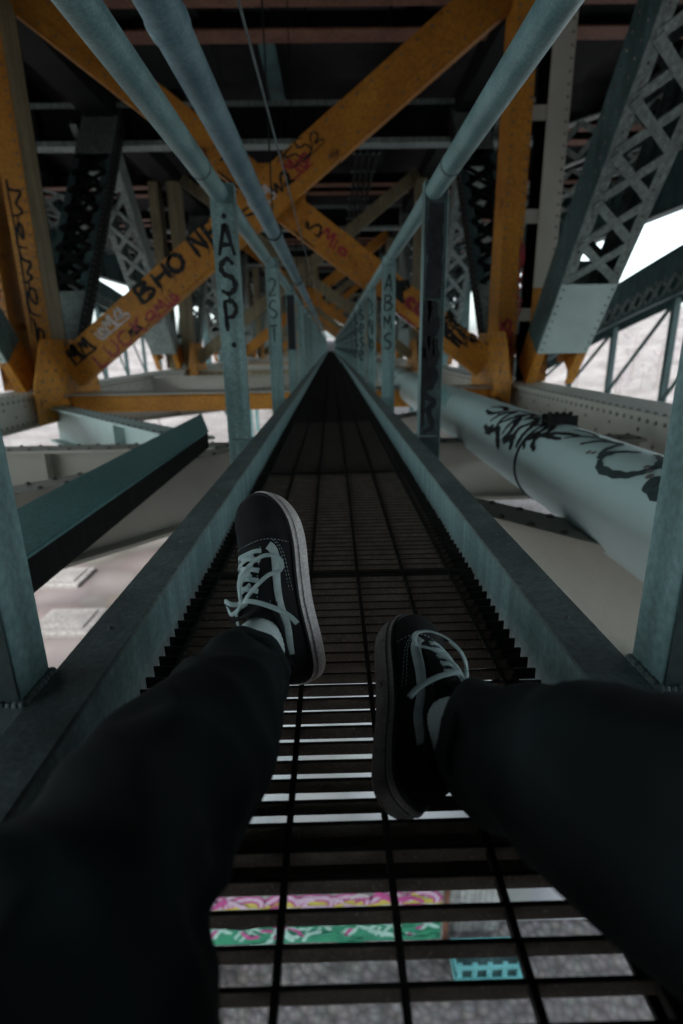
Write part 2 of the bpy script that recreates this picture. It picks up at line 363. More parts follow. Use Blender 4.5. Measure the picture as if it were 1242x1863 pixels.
# cross angles carrying the grating
BG = 'cross beams under the grating'
def cross_beam(y, label, hw=.05, dp=.12):
    t = thing('cross_beam', (0, y, -.12), label, 'beam', BG)
    b = MB(); b.box((-.40, y - hw, -.036), (.41, y + hw, -.028)); b.build('flange', 'grate', t)
    b = MB(); b.box((-.40, y + hw - .009, -dp), (.41, y + hw, -.0365)); b.build('web', 'dark', t)
    return t
cross_beam(.436, 'dark cross beam under the grating between the two thighs', .036, .085)
cb = cross_beam(2.08, 'dark cross beam under the grating by the lettered post')
for k in range(1, 9):
    c = copy_tree(cb); c.location.y = 2.08 + 1.486 * k; c['label'] = 'dark cross beam under the far grating wedge'

# ledger angles + toe boards
def toe_board(sx, x, label):
    t = thing('toe_board', (x, -1, 0), label, 'toe board', 'toe boards beside the grating')
    b = MB(); a, c = sorted((x, x + sx * .007)); b.box((a, -1.2, -.075), (c, 60, .078)); b.build('upright_plate', 'galv', t, bevel=.002)
    b = MB(); a, c = sorted((x - sx * .002, x + sx * .066)); b.box((a, -1.2, .0782), (c, 60, .086))
    r2 = random.Random(5 if sx > 0 else 6)
    for k in range(30):
        y = .35 + k * .37
        b.rivet((x + sx * (.02 + .02 * r2.random()), y, .0861), (0, 0, 1), .0045, 1)
    b.build('top_flange', ['galvtop', 'rivet'], t, bevel=.003)
    b = MB(); a, c = sorted((x - sx * .026, x - sx * .066)); b.box((a, -1.2, -.0295), (c, 60, -.0235))
    b.build('ledger_angle', 'dark', t)
    return t
toe_board(1, .307, 'grey green toe board on the right of the grating, beside the fat pipe')
toe_board(-1, -.297, 'grey green toe board on the left of the grating, under the lettered post')

# ------------------------------------------------------------------ railings
PY0, PST, NPOST = .578, 1.86, 32
def railing(sx, xi, xr, label, decorate):
    t = thing('railing', (xi, PY0, 0), label, 'railing', 'pipe railings of the walkway')
    ZT = 1.095; base = None
    for k in range(NPOST):
        y = PY0 + PST * k
        if k > 4 and base is not None:
            o = base.copy(); C.objects.link(o); o.parent = t; o.location.y = PST * (k - 4)
            continue
        b = MB()
        a, c = sorted((xi, xi + sx * .007)); b.box((a, y - .033, -.02), (c, y + .033, ZT))
        a, c = sorted((xi + sx * .0071, xi + sx * .095)); b.box((a, y - .033, -.02), (c, y - .026, ZT))
        # weld bead at the foot
        r2 = random.Random(k + (50 if sx > 0 else 0))
        for q in range(9):
            b.rivet((xi - sx * .002, y - .034 + q * .0082, .0862), (0, 0, 1), .006 + .002 * r2.random(), 1)
            b.rivet((xi + sx * (.004 + q * .0085), y - .035, .0862), (0, 0, 1), .006 + .002 * r2.random(), 1)
        decorate(b, k, y)
        o = b.build('post', ['galv', 'galvtop', 'ink', 'red', 'inkfade', 'blackshade'], t, bevel=.0015)
        if k == 4: base = o
    b = MB(); b.tube([(xr, -1.3, 1.06), (xr, 62, 1.06)], .036, 32); b.build('handrail', 'rail', t)
    for k in range(-0, 12):
        b = MB(); y = PY0 + PST * k - .36
        b.tube([(xr, y, 1.06), (xr, y + .014, 1.06)], .0385, 32); b.build('coupling', 'galvtop', t)
    return t
def deco_left(b, k, y):
    yy = y - .0345; u, v, n = (1, 0, 0), (0, 0, 1), (0, -1, 0); x0 = -.452
    if k == 1:
        write(b, '.', (x0 + .024, yy, .965), u, v, n, .03, .03, .014, 2)
        write(b, 'A', (x0 + .010, yy, .835), u, v, n, .060, .110, .019, 2)
        write(b, 'S', (x0 + .012, yy, .690), u, v, n, .057, .120, .019, 2)
        write(b, 'P', (x0 + .016, yy, .545), u, v, n, .052, .122, .019, 2)
        write(b, '.', (x0 + .030, yy, .475), u, v, n, .03, .03, .015, 2)
    if k == 2:
        for i, ch in enumerate('2ST'):
            write(b, ch, (x0 + .010, yy, .84 - i * .16), u, v, n, .055, .12, .013, 4)
    if k == 0: b.add([(-.463, yy, 0), (-.370, yy, 0), (-.370, yy, 1.09), (-.463, yy, 1.09)], [(0, 1, 2, 3)], 5)  # dark quad paints shade on the near post's front leg
    if k == 3: b.add([(x0 - .005, yy, .45), (-.376, yy, .45), (-.376, yy, 1.0), (x0 - .005, yy, 1.0)], [(0, 1, 2, 3)], 2)
def deco_right(b, k, y):
    yy = y - .0345; u, v, n = (1, 0, 0), (0, 0, 1), (0, -1, 0); x0 = .385
    if k == 1:
        # flat black brushed on, with fat looping letters below
        q4 = lambda xa, xb, za, zb, dy, mi: b.add([(xa, yy + dy, za), (xb, yy + dy, za), (xb, yy + dy, zb), (xa, yy + dy, zb)], [(0, 1, 2, 3)], mi)
        q4(x0 - .003, x0 + .086, -.01, 1.09, .0006, 5)
        for q in range(6): q4(x0 + .006 + .004 * (q % 3), x0 + .070 + .004 * (q % 2), .66 + .055 * q, .74 + .055 * q, -.0001 * q, 2)
        for z, h in ((.50, .12), (.30, .10)):
            pts = [V((x0 + .036 + .036 * math.cos(a), yy - .0004, z + h * .5 + h * .5 * math.sin(a))) for a in [i * 2 * math.pi / 16 for i in range(17)]]
            b.add([p for p in pts[:-1]], [tuple(range(16))], 2)
        scribble(b, (x0 + .012, yy - .001, .40), (0, 0, 1), (1, 0, 0), n, .25, .05, .030, 2, 4, 6)
        scribble(b, (x0 + .012, yy - .001, .10), (0, 0, 1), (1, 0, 0), n, .36, .05, .030, 2, 9, 7)
    if k == 0: b.add([(.383, yy, 0), (.474, yy, 0), (.474, yy, 1.09), (.383, yy, 1.09)], [(0, 1, 2, 3)], 5)  # shade on this near post painted as a dark quad
    if k == 2:
        for i, ch in enumerate('ABMS'):
            write(b, ch, (x0 + .008, yy, .86 - i * .135), u, v, n, .058, .105, .012, 2)
    if k == 3: scribble(b, (x0 + .01, yy, .40), (0, 0, 1), (1, 0, 0), n, .55, .06, .016, 4, 21, 9)
    if k == 4:
        for i, ch in enumerate('SeSe'):
            write(b, ch, (x0 + .008, yy, .82 - i * .18), u, v, n, .06, .13, .02, 2)
railing(-1, -.368, -.427, 'pale railing whose second post is sprayed A S P', deco_left)
railing(1, .380, .418, 'pale railing with a blackened post, beside the fat pipe', deco_right)

# ------------------------------------------------------------------ pipes along the walkway
PX, PZ, PR = 1.11, -.105, .203
t = thing('water_pipe', (PX, 0, PZ), 'fat pale green pipe covered in black graffiti tags outside the railing', 'pipe')
def pc(y, ang, dr=.0015):   # ang degrees above the -X side
    a = R(180 - ang); d = V((math.cos(a), 0, math.sin(a))); return V((PX, y, PZ)) + d * (PR + dr), d
b = MB(); b.tube([(PX, -1.5 + i * .5, PZ) for i in range(130)], PR, 48)
def pstroke(pts, sw, mi, lift=.0015):
    q = smooth([(p[0], p[1], 0) for p in pts], 7); P = []; Nn = []
    for p in q:
        w, d = pc(p.x, p.y, lift); P.append(w); Nn.append(d)
    b.ribbon(P, Nn, sw, mi)
# first tag, far side of the strap: crowded hand style
S1 = [([(3.55, 66), (3.42, 78), (3.30, 70), (3.40, 54), (3.55, 56)], .020),
      ([(3.30, 40), (3.26, 60), (3.18, 76), (3.16, 50), (3.12, 34)], .024), ([(3.14, 44), (3.06, 62), (3.02, 78), (3.00, 52), (2.98, 30)], .022),
      ([(3.02, 70), (2.93, 52), (2.90, 34), (2.94, 22)], .030), ([(2.92, 66), (2.86, 80), (2.80, 66), (2.84, 46), (2.78, 30)], .024),
      ([(2.80, 76), (2.74, 58), (2.72, 38), (2.70, 22)], .026), ([(2.74, 60), (2.66, 74), (2.60, 58), (2.66, 40), (2.60, 26)], .022),
      ([(3.34, 30), (3.20, 24), (3.10, 34), (3.00, 18), (2.94, 8)], .028), ([(2.90, 20), (2.82, 32), (2.76, 16)], .030),
      ([(2.62, 80), (2.54, 62), (2.56, 40), (2.48, 30)], .020), ([(2.66, 34), (2.56, 50), (2.44, 66), (2.30, 74)], .018),
      ([(2.60, 52), (2.48, 54), (2.36, 58)], .016), ([(3.22, 82), (3.05, 88), (2.85, 90), (2.7, 86)], .014),
      ([(3.26, 18), (3.20, 34), (3.16, 20)], .018), ([(3.08, 66), (2.96, 84), (2.90, 70)], .016)]
for k, (p, w) in enumerate(S1): pstroke(p, w * 1.55, 1, .0015 + .0002 * k)
# second tag, faded, larger, nearer
S2 = [([(2.44, 84), (2.34, 92), (2.24, 88)], .014), ([(2.36, 62), (2.28, 76), (2.20, 84), (2.08, 88)], .012),
      ([(2.20, 62), (2.14, 80), (2.05, 88), (2.02, 66), (1.98, 56)], .018), ([(2.00, 54), (1.95, 72), (1.88, 84)], .014),
      ([(1.84, 92), (1.74, 82), (1.70, 64), (1.76, 48), (1.90, 44), (1.97, 54)], .020), ([(1.97, 54), (1.98, 62), (1.95, 68)], .024),
      ([(1.60, 66), (1.62, 50), (1.52, 44), (1.47, 60), (1.54, 72)], .026)]
for k, (p, w) in enumerate(S2): pstroke(p, w * 1.7, 2, .0015 + .0002 * k)
for k in range(6): pstroke([(5.3 - k * .12, 72 - k * 2), (5.1 - k * .11, 40 - k * 3)], .035, 3, .001 + .0002 * k)
for k in range(9):  # rust scabs
    y, a = ((2.05, 58), (1.69, 62), (1.66, 57), (1.73, 66), (2.08, 56), (1.62, 60), (2.9, 20), (1.35, 40), (3.3, 60))[k]
    w, d = pc(y, a, .0024); b.disc(w, d, .009 + .006 * rnd.random(), 4, 7)
b.build('pipe_wall', ['main', 'ink', 'inkfade', 'tealspray', 'rivet'], t)
b = MB()
for y in (2.66, 8.4, 14.1):
    b.tube([(PX, y - .008, PZ), (PX, y + .008, PZ)], PR + .006, 48, 0)
b.build('strap', 'dark', t)
b = MB()  # saddle bracket with bolts on top of the strap
for dy in (-.045, .045): b.box((PX - .07, 2.66 + dy - .007, PZ + PR - .012), (PX + .07, 2.66 + dy + .007, PZ + PR + .042))
b.box((PX - .066, 2.623, PZ + PR + .004), (PX + .066, 2.697, PZ + PR + .018))
for q in range(4):
    b.tube([(PX - .05 + q * .034, 2.66, PZ + PR + .017), (PX - .05 + q * .034, 2.66, PZ + PR + .055)], .010, 6)
b.build('bracket', 'dark', t, bevel=.002)
b = MB()
for y in (1.02, 6.3): b.tube([(PX, y - .02, PZ), (PX, y + .02, PZ)], PR + .004, 48)
b.build('weld_band', 'main', t)

t = thing('conduit_pipe', (-.43, 0, 1.34), 'blue grey conduit pipe running overhead beside the left handrail', 'pipe')
b = MB(); b.tube([(-.43, -1 + i, 1.34) for i in range(62)], .056, 28); b.build('pipe_wall', 'conduit', t)
for y in (1.20, 1.83, 4.9, 8.0, 11.0):
    b = MB(); b.tube([(-.43, y - .028, 1.34), (-.43, y - .02, 1.34), (-.43, y + .02, 1.34), (-.43, y + .028, 1.34)], [.057, .0615, .0615, .057], 28); b.build('collar', 'conduit', t)
for y in (1.26, 4.7, 7.9, 11.2, 14.5):
    b = MB(); b.tube([(-.43, y, 1.40), (-.43, y, 4.75)], .006, 8); b.tube([(-.43, y - .02, 1.34), (-.43, y + .02, 1.34)], .064, 24); b.build('hanger', 'dark', t)

b = MB(); b.tube([(-.235, -1 + i * 2, 1.385 + .012 * math.sin(i)) for i in range(32)], .0045, 8)
tag(b.build('steel_cable', 'galvtop'), 'thin grey cable stretched overhead along the middle of the walkway', 'cable')

# teal box trough left of the walkway
t = thing('cable_trough', (-.88, 2, -.05), 'wide teal trough with a black side, left of the walkway, ending by the lettered post', 'trough')
def prism(b, pts, z0, z1, mi=0):
    n = len(pts); b.add([(x, y, z0) for x, y in pts] + [(x, y, z1) for x, y in pts], [tuple(range(n))[::-1], tuple(range(n, 2 * n))] + [(i, (i + 1) % n, n + (i + 1) % n, n + i) for i in range(n)], mi)
b = MB(); prism(b, [(-1.05, -1.2), (-.785, -1.2), (-.785, 3.45), (-1.05, 4.42)], -.030, -.018); b.build('lid', 'trough', t, bevel=.003)
b = MB(); prism(b, [(-.798, -1.2), (-.788, -1.2), (-.788, 3.44), (-.798, 3.47)], -.125, -.0305); prism(b, [(-1.043, -1.2), (-1.033, -1.2), (-1.033, 4.36), (-1.043, 4.39)], -.125, -.0305); b.build('side_plate', 'dark', t)
b = MB(); prism(b, [(-1.0325, -1.2), (-.7985, -1.2), (-.7985, 3.46), (-1.0325, 4.34)], -.125, -.117); b.build('bottom_plate', 'dark', t)

# ------------------------------------------------------------------ trusses
def lacing(mb, p, q, side, n, width, pitch, flat, th, mi):
    """double lacing: crossing flats between the two edges of a face"""
    p = V(p); q = V(q); a = (q - p); L = a.length; a.normalize(); side = V(side); n = V(n)
    k = max(1, round(L / pitch)); st = L / k
    for i in range(k):
        for sgn in (1, -1):
            s0 = p + a * (i * st) + side * (sgn * width / 2) + n * (th * .55 * sgn); s1 = p + a * ((i + 1) * st) - side * (sgn * width / 2) + n * (th * .55 * sgn)
            mb.beam(s0, s1, flat, th, a.cross(n) if False else (s1 - s0).cross(n), mi)

def truss(XC, inner, label, sgn):
    """inner = +1 when the walkway lies on +X"""
    t = thing('truss', (XC, Y0, -.2), label, 'truss', 'riveted steel trusses of the bridge')
    # chords
    b = MB(); ch = .33
    b.box((XC - .22, -5, -.40), (XC + .22, 75, -.045), 0)
    b.box((XC - .27, -5, -.0445), (XC + .27, 75, -.02), 0); b.box((XC - .27, -5, -.425), (XC + .27, 75, -.4005), 0)
    for k in range(150):
        y = 1.2 + k * .11
        b.rivet((XC + inner * .2205, y, -.085), (inner, 0, 0), .018, 1); b.rivet((XC + inner * .2205, y, -.36), (inner, 0, 0), .018, 1)
        if k % 2 == 0: b.rivet((XC + inner * .2205, y, -.16 - .10 * (k % 4 == 0)), (inner, 0, 0), .016, 1)
        b.rivet((XC + inner * .235, y, -.0195), (0, 0, 1), .018, 1)
    b.build('bottom_chord', ['cream', 'rivet'], t)
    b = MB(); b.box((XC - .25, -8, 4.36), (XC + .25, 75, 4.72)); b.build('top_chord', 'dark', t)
    # columns at panel points: two channels
    first = None
    for k in range(NP):
        y = Y0 + PAN * k
        if k > 1:
            o = first.copy(); C.objects.link(o); o.parent = t; o.location.y = PAN * (k - 1); continue
        b = MB(); yc = y
        for j, (xa, xb) in enumerate(((-.42, -.19), (.03, .30)) if inner > 0 else ((-.36, -.10), (.08, .34))):
            near_walk = (j == 1) if inner > 0 else (j == 0)
            mi = 0 if (near_walk or inner > 0) else 2
            def seg(z0, z1, m):
                b.box((XC + xa, yc - .23, z0), (XC + xb, yc - .205, z1), m)
                xo = (xa if j == 0 else xb - .022) if inner < 0 else xb - .022
                b.box((XC + xo, yc - .2045, z0), (XC + xo + .022, yc + .2045, z1), 6 if inner > 0 and j == 1 else m)
                b.box((XC + xa, yc + .205, z0), (XC + xb, yc + .23, z1), 5)  # dark colour puts shade inside the column
            if mi == 2: seg(-.02, 1.15, 0); seg(1.1505, 4.36, 2)
            else: seg(-.02, 4.36, mi)
            for q in range(34):
                z = .1 + q * .125; xe = xa + .035 if j == 0 else xb - .035
                b.rivet((XC + xe, yc - .2305, z), (0, -1, 0), .016, 1)
                if j == 0 : b.rivet((XC + xb - .03, yc - .2305, z), (0, -1, 0), .016, 1)
        for z_ in (.75, 1.9, 3.0, 4.1): b.box((XC - .15, yc - .2, z_), (XC + .12, yc - .19, z_ + .16), 2) if inner < 0 else b.box((XC - .19, yc + .19, z_), (XC + .07, yc + .2, z_ + .1), 5)
        if k == 0:
            u, v, n = (0, 0, 1), (1, 0, 0), (0, -1, 0)
            if inner > 0:
                scribble(b, (XC - .37, yc - .234, .95), u, v, n, 1.3, .14, .04, 3, 3, 13)
                scribble(b, (XC + .10, yc - .234, .5), u, v, n, 1.9, .15, .035, 4, 5, 15)
            else:
                scribble(b, (XC - .30, yc - .234, .06), u, v, n, .72, .17, .05, 3, 8, 9)
                scribble(b, (XC - .28, yc - .2343, .10), u, v, n, .6, .12, .03, 3, 12, 8)
                scribble(b, (XC - .12, yc - .2343, .8), u, v, n, .9, .06, .02, 3, 15, 9)
        o = b.build('column', ['orange', 'rivet', 'cream', 'red', 'ink', 'dark', 'cream2'], t)
        if k == 1:
            first = o; o.data.materials[0] = M['cream2']; o.data.materials[2] = M['lace']
        tag(o)
    # diagonals
    protos = {}
    for k in range(NP):
        for d in (-1, 1):
            y = Y0 + PAN * k
            if k > 0 and d in protos and k > 1:
                src = protos[d]; o = src.copy(); C.objects.link(o); o.parent = t; o.location.y = PAN * (k - 1)
                for ch_ in src.children:
                    c2 = ch_.copy(); C.objects.link(c2); c2.parent = o
                continue
            dx = -inner * .30 if d < 0 else 0; A = V((XC + dx, y + d * .30, .10)); B = V((XC + dx, y + d * 3.72, 4.45))
            a = (B - A).normalized(); sd = V((1, 0, 0)); n = V((0, -a.z, a.y)) * (1 if d < 0 else 1)
            if n.y > 0: n = -n
            L = (B - A).length; W, H = (.62, .42) if d < 0 else (.62, .30)
            b = MB()
            for sx in (-1, 1):
                cx = A + sd * (sx * W / 2)
                ic = sx == inner
                b.beam(cx + a * .0, cx + a * .50, .016, H, sd, 3); b.beam(cx + a * .5005, cx + a * L, .016, H, sd, 0)
                for nn in (-1, 1):   # corner angles
                    e = A + sd * (sx * (W / 2 - .055)) + n * (nn * (H / 2 + .006))
                    b.beam(e + a * .50, e + a * L, .115, .012, sd, 1); b.beam(e, e + a * .4995, .115, .012, sd, 3)
                if k < 2:
                    for q in range(int(L / .12)):
                        for nn in (-1, 1):
                            b.rivet(cx + sd * (sx * .0085) * (1 if not ic else 1) + a * (.1 + q * .12) + n * (nn * .105), sd * sx, .016, 2)
                            if nn == 1: b.rivet(A + sd * (sx * (W / 2 - .06)) + n * (H / 2 + .0125) + a * (.1 + q * .12), n, .014, 2)
            o = b.build('diagonal', [('teal' if d < 0 else 'dark') if k == 0 else 'lace', 'lace' if d < 0 else ('teal' if k == 0 else 'lace'), 'rivet', 'orange'], t)
            if d < 0 or k > 0: pass
            b = MB()
            for nn in (1, -1):
                off = n * (nn * (H / 2 + .022))
                lacing(b, A + a * 1.46 + off, A + a * (L - 1.2) + off, sd, n, W - .10, .44 if k == 0 else .55, .085, .011, 0)
            b.build('lacing', ('lace' if d < 0 else 'dark') if k == 0 else 'lace', o)
            for nn in (1, -1):
                b = MB()
                off = n * (nn * (H / 2 + .018)) + a * 0
                b2 = MB(); b2.beam(A + a * (L - 1.15) + off, A + a * (L - .2) + off, W - .01, .012, sd, 0); b2.build('tie_plate', ['lace', 'rivet'], o)
                b.beam(A + a * .50 + off, A + a * 1.42 + off, W - .01, .012, sd, 0)
                if k < 2:
                    for sx in (-1, 1):
                        for q in range(9): b.rivet(A + a * (.56 + q * .10) + off * 1.03 + sd * (sx * .27), n * nn, .014, 1)
                b.build('tie_plate', ['pale' if k == 0 and d < 0 else 'lace', 'rivet'], o)
            if k == 1: protos[d] = o
    # gusset plates at the lower panel points
    gp = None
    for k in range(NP):
        y = Y0 + PAN * k
        if k > 1:
            o = gp.copy(); C.objects.link(o); o.parent = t; o.location.y = PAN * (k - 1); continue
        b = MB()
        x = XC + inner * .352; a_, c_ = sorted((x, x + inner * .014))
        vs = [(-.95, -.40), (.95, -.40), (.95, .05), (.62, .62), (-.62, .62), (-.95, .05)]
        n = len(vs); pts = [(a_, y + p, z) for p, z in vs] + [(c_, y + p, z) for p, z in vs]
        b.add(pts, [tuple(range(n)), tuple(range(2 * n - 1, n - 1, -1))] + [(i, n + i, n + (i + 1) % n, (i + 1) % n) for i in range(n)], 0)
        xr_ = x + inner * .0145
        for iy in range(15):
            for iz in range(9):
                yy = -.86 + iy * .123; zz = -.34 + iz * .115
                if zz > .02 and abs(yy) > .9 - (zz) * .5: continue
                if (iy + iz) % 2: b.rivet((xr_, y + yy, zz), (inner, 0, 0), .02, 1)
        o = b.build('gusset_plate', ['orange', 'rivet'], t)
        if k == 1: gp = o
    return t
truss(XL, 1, 'riveted truss on the left with a split orange column and laced diagonals', -1)
truss(XR, -1, 'riveted truss on the right whose laced diagonal leans over the fat pipe', 1)

# ------------------------------------------------------------------ cross frames (big X bracing between the trusses)
def brace(b, p, q, yc, dep, w, mi, fl):
    """channel-like brace in a transverse plane"""
    p = V(p); q = V(q); a = (q - p).normalized(); n = V((0, 1, 0)); s = a.cross(n)
    if s.z < 0: s = -s
    b.beam(p, q, w, .016, s, mi)
    for e in (-1, 1):
        b.beam(p + s * (e * (w / 2 + .008)) + n * (.5 * dep - .008) * 1, q + s * (e * (w / 2 + .008)) + n * (.5 * dep - .008), .014, dep, s, mi)
    e = p + s * (-w / 2 + .07) - n * .016; e2 = q + s * (-w / 2 + .07) - n * .016
    b.beam(e, e2, .11, .014, s, fl)
    for e, f in ((w / 2 - .05, 1), (-w / 2 + .07, 1)):
        L = (q - p).length
        for i in range(int(L / .22)): b.rivet(p + a * (.2 + i * .22) + s * e - n * (.009 if e > 0 else .024), (0, -1, 0), .016, 2)
def cross_frame(k, decorate, main, label, w=.45):
    y = Y0 + PAN * k
    t = thing('cross_bracing', (-.7, y, 0), label, 'cross bracing', 'X shaped cross frames between the trusses')
    pa, qa = V((XL + .36, y - .02, .20)), V((XR - .30, y - .02, 4.52)); pb, qb = V((XR - .36, y + .20, .20)), V((XL + .30, y + .20, 4.52))
    b = MB(); brace(b, pa, qa, y, .17, w, 0, 0)
    if decorate:
        a = (qa - pa).normalized(); up = a.cross(V((0, 1, 0))); up = up if up.z > 0 else -up; n = V((0, -1, 0))
        def at(s_, v_): return pa + a * s_ + up * v_ - V((0, .0115, 0))
        def at2(s_, v_): return pa + a * s_ + up * v_ - V((0, .026, 0))
        for ch, s_ in zip('BHO', (1.42, 1.72, 1.98)): write(b, ch, at(s_, .00), a, up, n, .22, .22, .055, 3)
        for ch, s_ in zip('NE', (2.38, 2.60)): write(b, ch, at(s_, -.02), a, up, n, .17, .26, .06, 3)
        for ch, s_ in zip('LUCK', (.40, .62, .84, 1.08)): write(b, ch, at2(s_, -.25), a, up, n, .17, .19, .035, 4)
        scribble(b, at2(1.30, -.24), a, up, n, .55, .15, .03, 4, 31, 9)
        scribble(b, at(.62, .02), a, up, n, .55, .16, .035, 5, 33, 10); scribble(b, at(.15, .0), a, up, n, .38, .2, .05, 3, 35, 7)
        scribble(b, at2(1.0, -.20), a, up, n, .2, .08, .03, 3, 36, 5)
        scribble(b, at(3.95, .02), a, up, n, .5, .2, .022, 3, 41, 10)
        for q in range(4): scribble(b, at(2.95 + q * .3, -.12 + .06 * (q % 2)), a, up, n, .34, .2, .035, (3, 5, 3, 4)[q], 91 + q, 6)
    b.build('diagonal_brace', [main, main, 'rivet', 'ink', 'red', 'white'], t)
    b = MB(); brace(b, pb, qb, y, .17, w * .82, 0, 0)
    if decorate:
        a = (qb - pb).normalized(); up = a.cross(V((0, 1, 0))); up = up if up.z > 0 else -up; n = V((0, -1, 0)); a = -a
        def at(s_, v_): return pb - a * s_ + up * v_ - V((0, .0115, 0))
        scribble(b, at(1.15, -.16), a, up, n, .55, .34, .05, 3, 51, 8); scribble(b, at(1.05, -.12), a, up, n, .5, .3, .04, 3, 52, 7)
        scribble(b, at(1.75, -.15), a, up, n, .28, .34, .14, 3, 53, 7); scribble(b, at(1.42, -.16), a, up, n, .3, .3, .07, 4, 54, 7); scribble(b, at(1.62, -.2), a, up, n, .5, .12, .04, 5, 55, 7)
        for q in range(5): scribble(b, at(4.35 - q * .38, -.16 + .05 * (q % 3)), a, up, n, .42, .24, .04, (3, 3, 5, 3, 4)[q], 61 + q, 6)
        for q in range(4): scribble(b, at(.95 - q * .05, -.15 + .09 * q), a, up, n, .5, .1, .03, 3, 81 + q, 8)
    b.build('diagonal_brace', [main, main, 'rivet', 'ink', 'red', 'white'], t)
    # gusset where they cross
    b = MB(); cx, cz = (XL + XR) / 2, 2.36
    b.box((cx - .42, y + .172, cz - .34), (cx + .42, y + .186, cz + .34)); b.build('gusset_plate', main, t)
    # bottom strut
    b = MB(); b.box((XL + .37, y - .12, -.34), (XR - .37, y + .12, -.10), 0)
    b.build('bottom_strut', main, t, bevel=.03)
    b = MB(); b.box((XL + .37, y - .26, -.0995), (XR - .37, y + .26, -.080), 0); b.build('strut_flange', 'cream', t)
    return t
cross_frame(0, True, 'orange', 'orange X frame nearest the camera, sprayed BHO and NE')
frames = [cross_frame(1, False, 'cream2', 'second X frame along the walkway, thinner and olive cream', .26), cross_frame(2, False, 'orange', 'third X frame along the walkway, rusty orange', .34)]
for k in range(3, NP):
    c = copy_tree(frames[(k + 1) % 2]); c.location.y = Y0 + PAN * k
    c['label'] = 'small olive cream X frame far down the walkway' if (k + 1) % 2 == 0 else 'small rusty orange X frame far down the walkway'

# dark top struts between the top panel points
TS = 'dark top struts'
def top_strut(y, label):
    t = thing('top_strut', (-.7, y, 4.2), label, 'strut', TS)
    b = MB()
    for z in (3.98, 4.62):
        b.box((XL - 1.6, y - .16, z - .012), (XR + 1.6, y + .16, z + .012))
        for dy in (-.15, .15): b.box((XL - 1.6, y + dy - .008, z - .07 if z > 4.2 else z + .0125), (XR + 1.6, y + dy + .008, z - .0125 if z > 4.2 else z + .07))
    b.build('flange', 'lace', t)
    b = MB(); b.box((XL - 1.6, y - .006, 3.993), (XR + 1.6, y + .006, 4.607))
    for i in range(9): x = XL - 1.2 + i * 1.08; b.box((x - .008, y - .14, 4.06), (x + .008, y - .0065, 4.54))
    b.build('web', 'dark', t)
    return t
s0 = top_strut(Y0 + 3.75, 'dark plate strut overhead past the nearest X frame')
for k in range(1, NP - 1):
    c = copy_tree(s0); c.location.y = Y0 + 3.75 + PAN * k; c['label'] = 'dark plate strut overhead farther down the walkway'

# ------------------------------------------------------------------ lower lateral bracing (deep cream diagonals below the walkway) and mid struts
def plate_girder(name, p, q, ztop, zbot, fw, m, label, cat, group, fm=None):
    t = thing(name, (p[0], p[1], zbot), label, cat, group)
    p = V((p[0], p[1], 0)); q = V((q[0], q[1], 0)); a = (q - p).normalized(); sd = V((a.y, -a.x, 0)); up = V((0, 0, 1))
    zc = (ztop + zbot) / 2
    b = MB(); b.beam(p + up * zc, q + up * zc, .014, ztop - zbot - .05, sd, 0)
    L = (q - p).length
    for i in range(1, int(L / 1.6)):
        for e in (-1, 1):
            c = p + a * (i * 1.6) + sd * (e * (.008 + fw * .2)); b.beam(c + up * (zbot + .026), c + up * (ztop - .026), fw * .4, .012, sd, 0)
    b.build('web', m, t)
    b = MB(); b.beam(p + up * (ztop - .012), q + up * (ztop - .012), fw, .022, sd, 0)
    b.beam(p + up * (zbot + .012), q + up * (zbot + .012), fw, .022, sd, 0)
    for i in range(int(L / .14)):
        for e in (-1, 1):
            b.rivet(p + a * (.1 + i * .14) + sd * (e * fw * .36) + up * (ztop - .0005), up, .017, 1)
    b.build('flange', [fm or m, 'rivet'], t)
    return t
LB = 'deep cream diagonals below the walkway'
yb = Y0 - PAN
plate_girder('lateral_brace', (XL + .2, yb + .1), (XR - .3, Y0 - .4), -.20, -.66, .20, 'cream', 'cream plate brace running from lower left toward the far right under the teal trough', 'brace', LB)
cxm, cym = (XL + XR) / 2, (yb + Y0) / 2
plate_girder('lateral_brace', (XR - .2, yb + .1), (cxm + .35, cym - .41), -.21, -.67, .20, 'cream', 'cream plate brace below the fat pipe', 'brace', LB)
plate_girder('lateral_brace', (cxm - .35, cym + .41), (XL + .3, Y0 - .4), -.205, -.66, .26, 'pale', 'pale teal brace running back to the foot of the left column', 'brace', LB, 'pale')
MS = 'cream cross struts between the bottom chords'
plate_girder('cross_strut', (XL + .28, cym + .0), (XR - .28, cym + .0), -.19, -.62, .22, 'cream', 'cream cross strut just in front of the teal trough end', 'strut', MS)
for k in range(1, 5):
    plate_girder('cross_strut', (XL + .28, cym + PAN * k), (XR - .28, cym + PAN * k), -.05, -.5, .26, 'cream',
                 ['', 'cream cross strut between the first and second X frames', 'cream cross strut between the second and third X frames'][k] if k < 3 else 'small cream cross strut far under the walkway', 'strut', MS)
for k in range(0, 4):
    y = Y0 + PAN * k
    plate_girder('far_lateral_brace', (XL + .3, y + .4), (XR - .3, y + PAN - .4), -.27, -.6, .2, 'cream',
                 'cream diagonal brace beyond X frame, running left to right' if k > 1 else ['cream diagonal brace just beyond the nearest X frame', 'cream diagonal brace just beyond the second X frame'][k], 'brace', 'far lower diagonals')

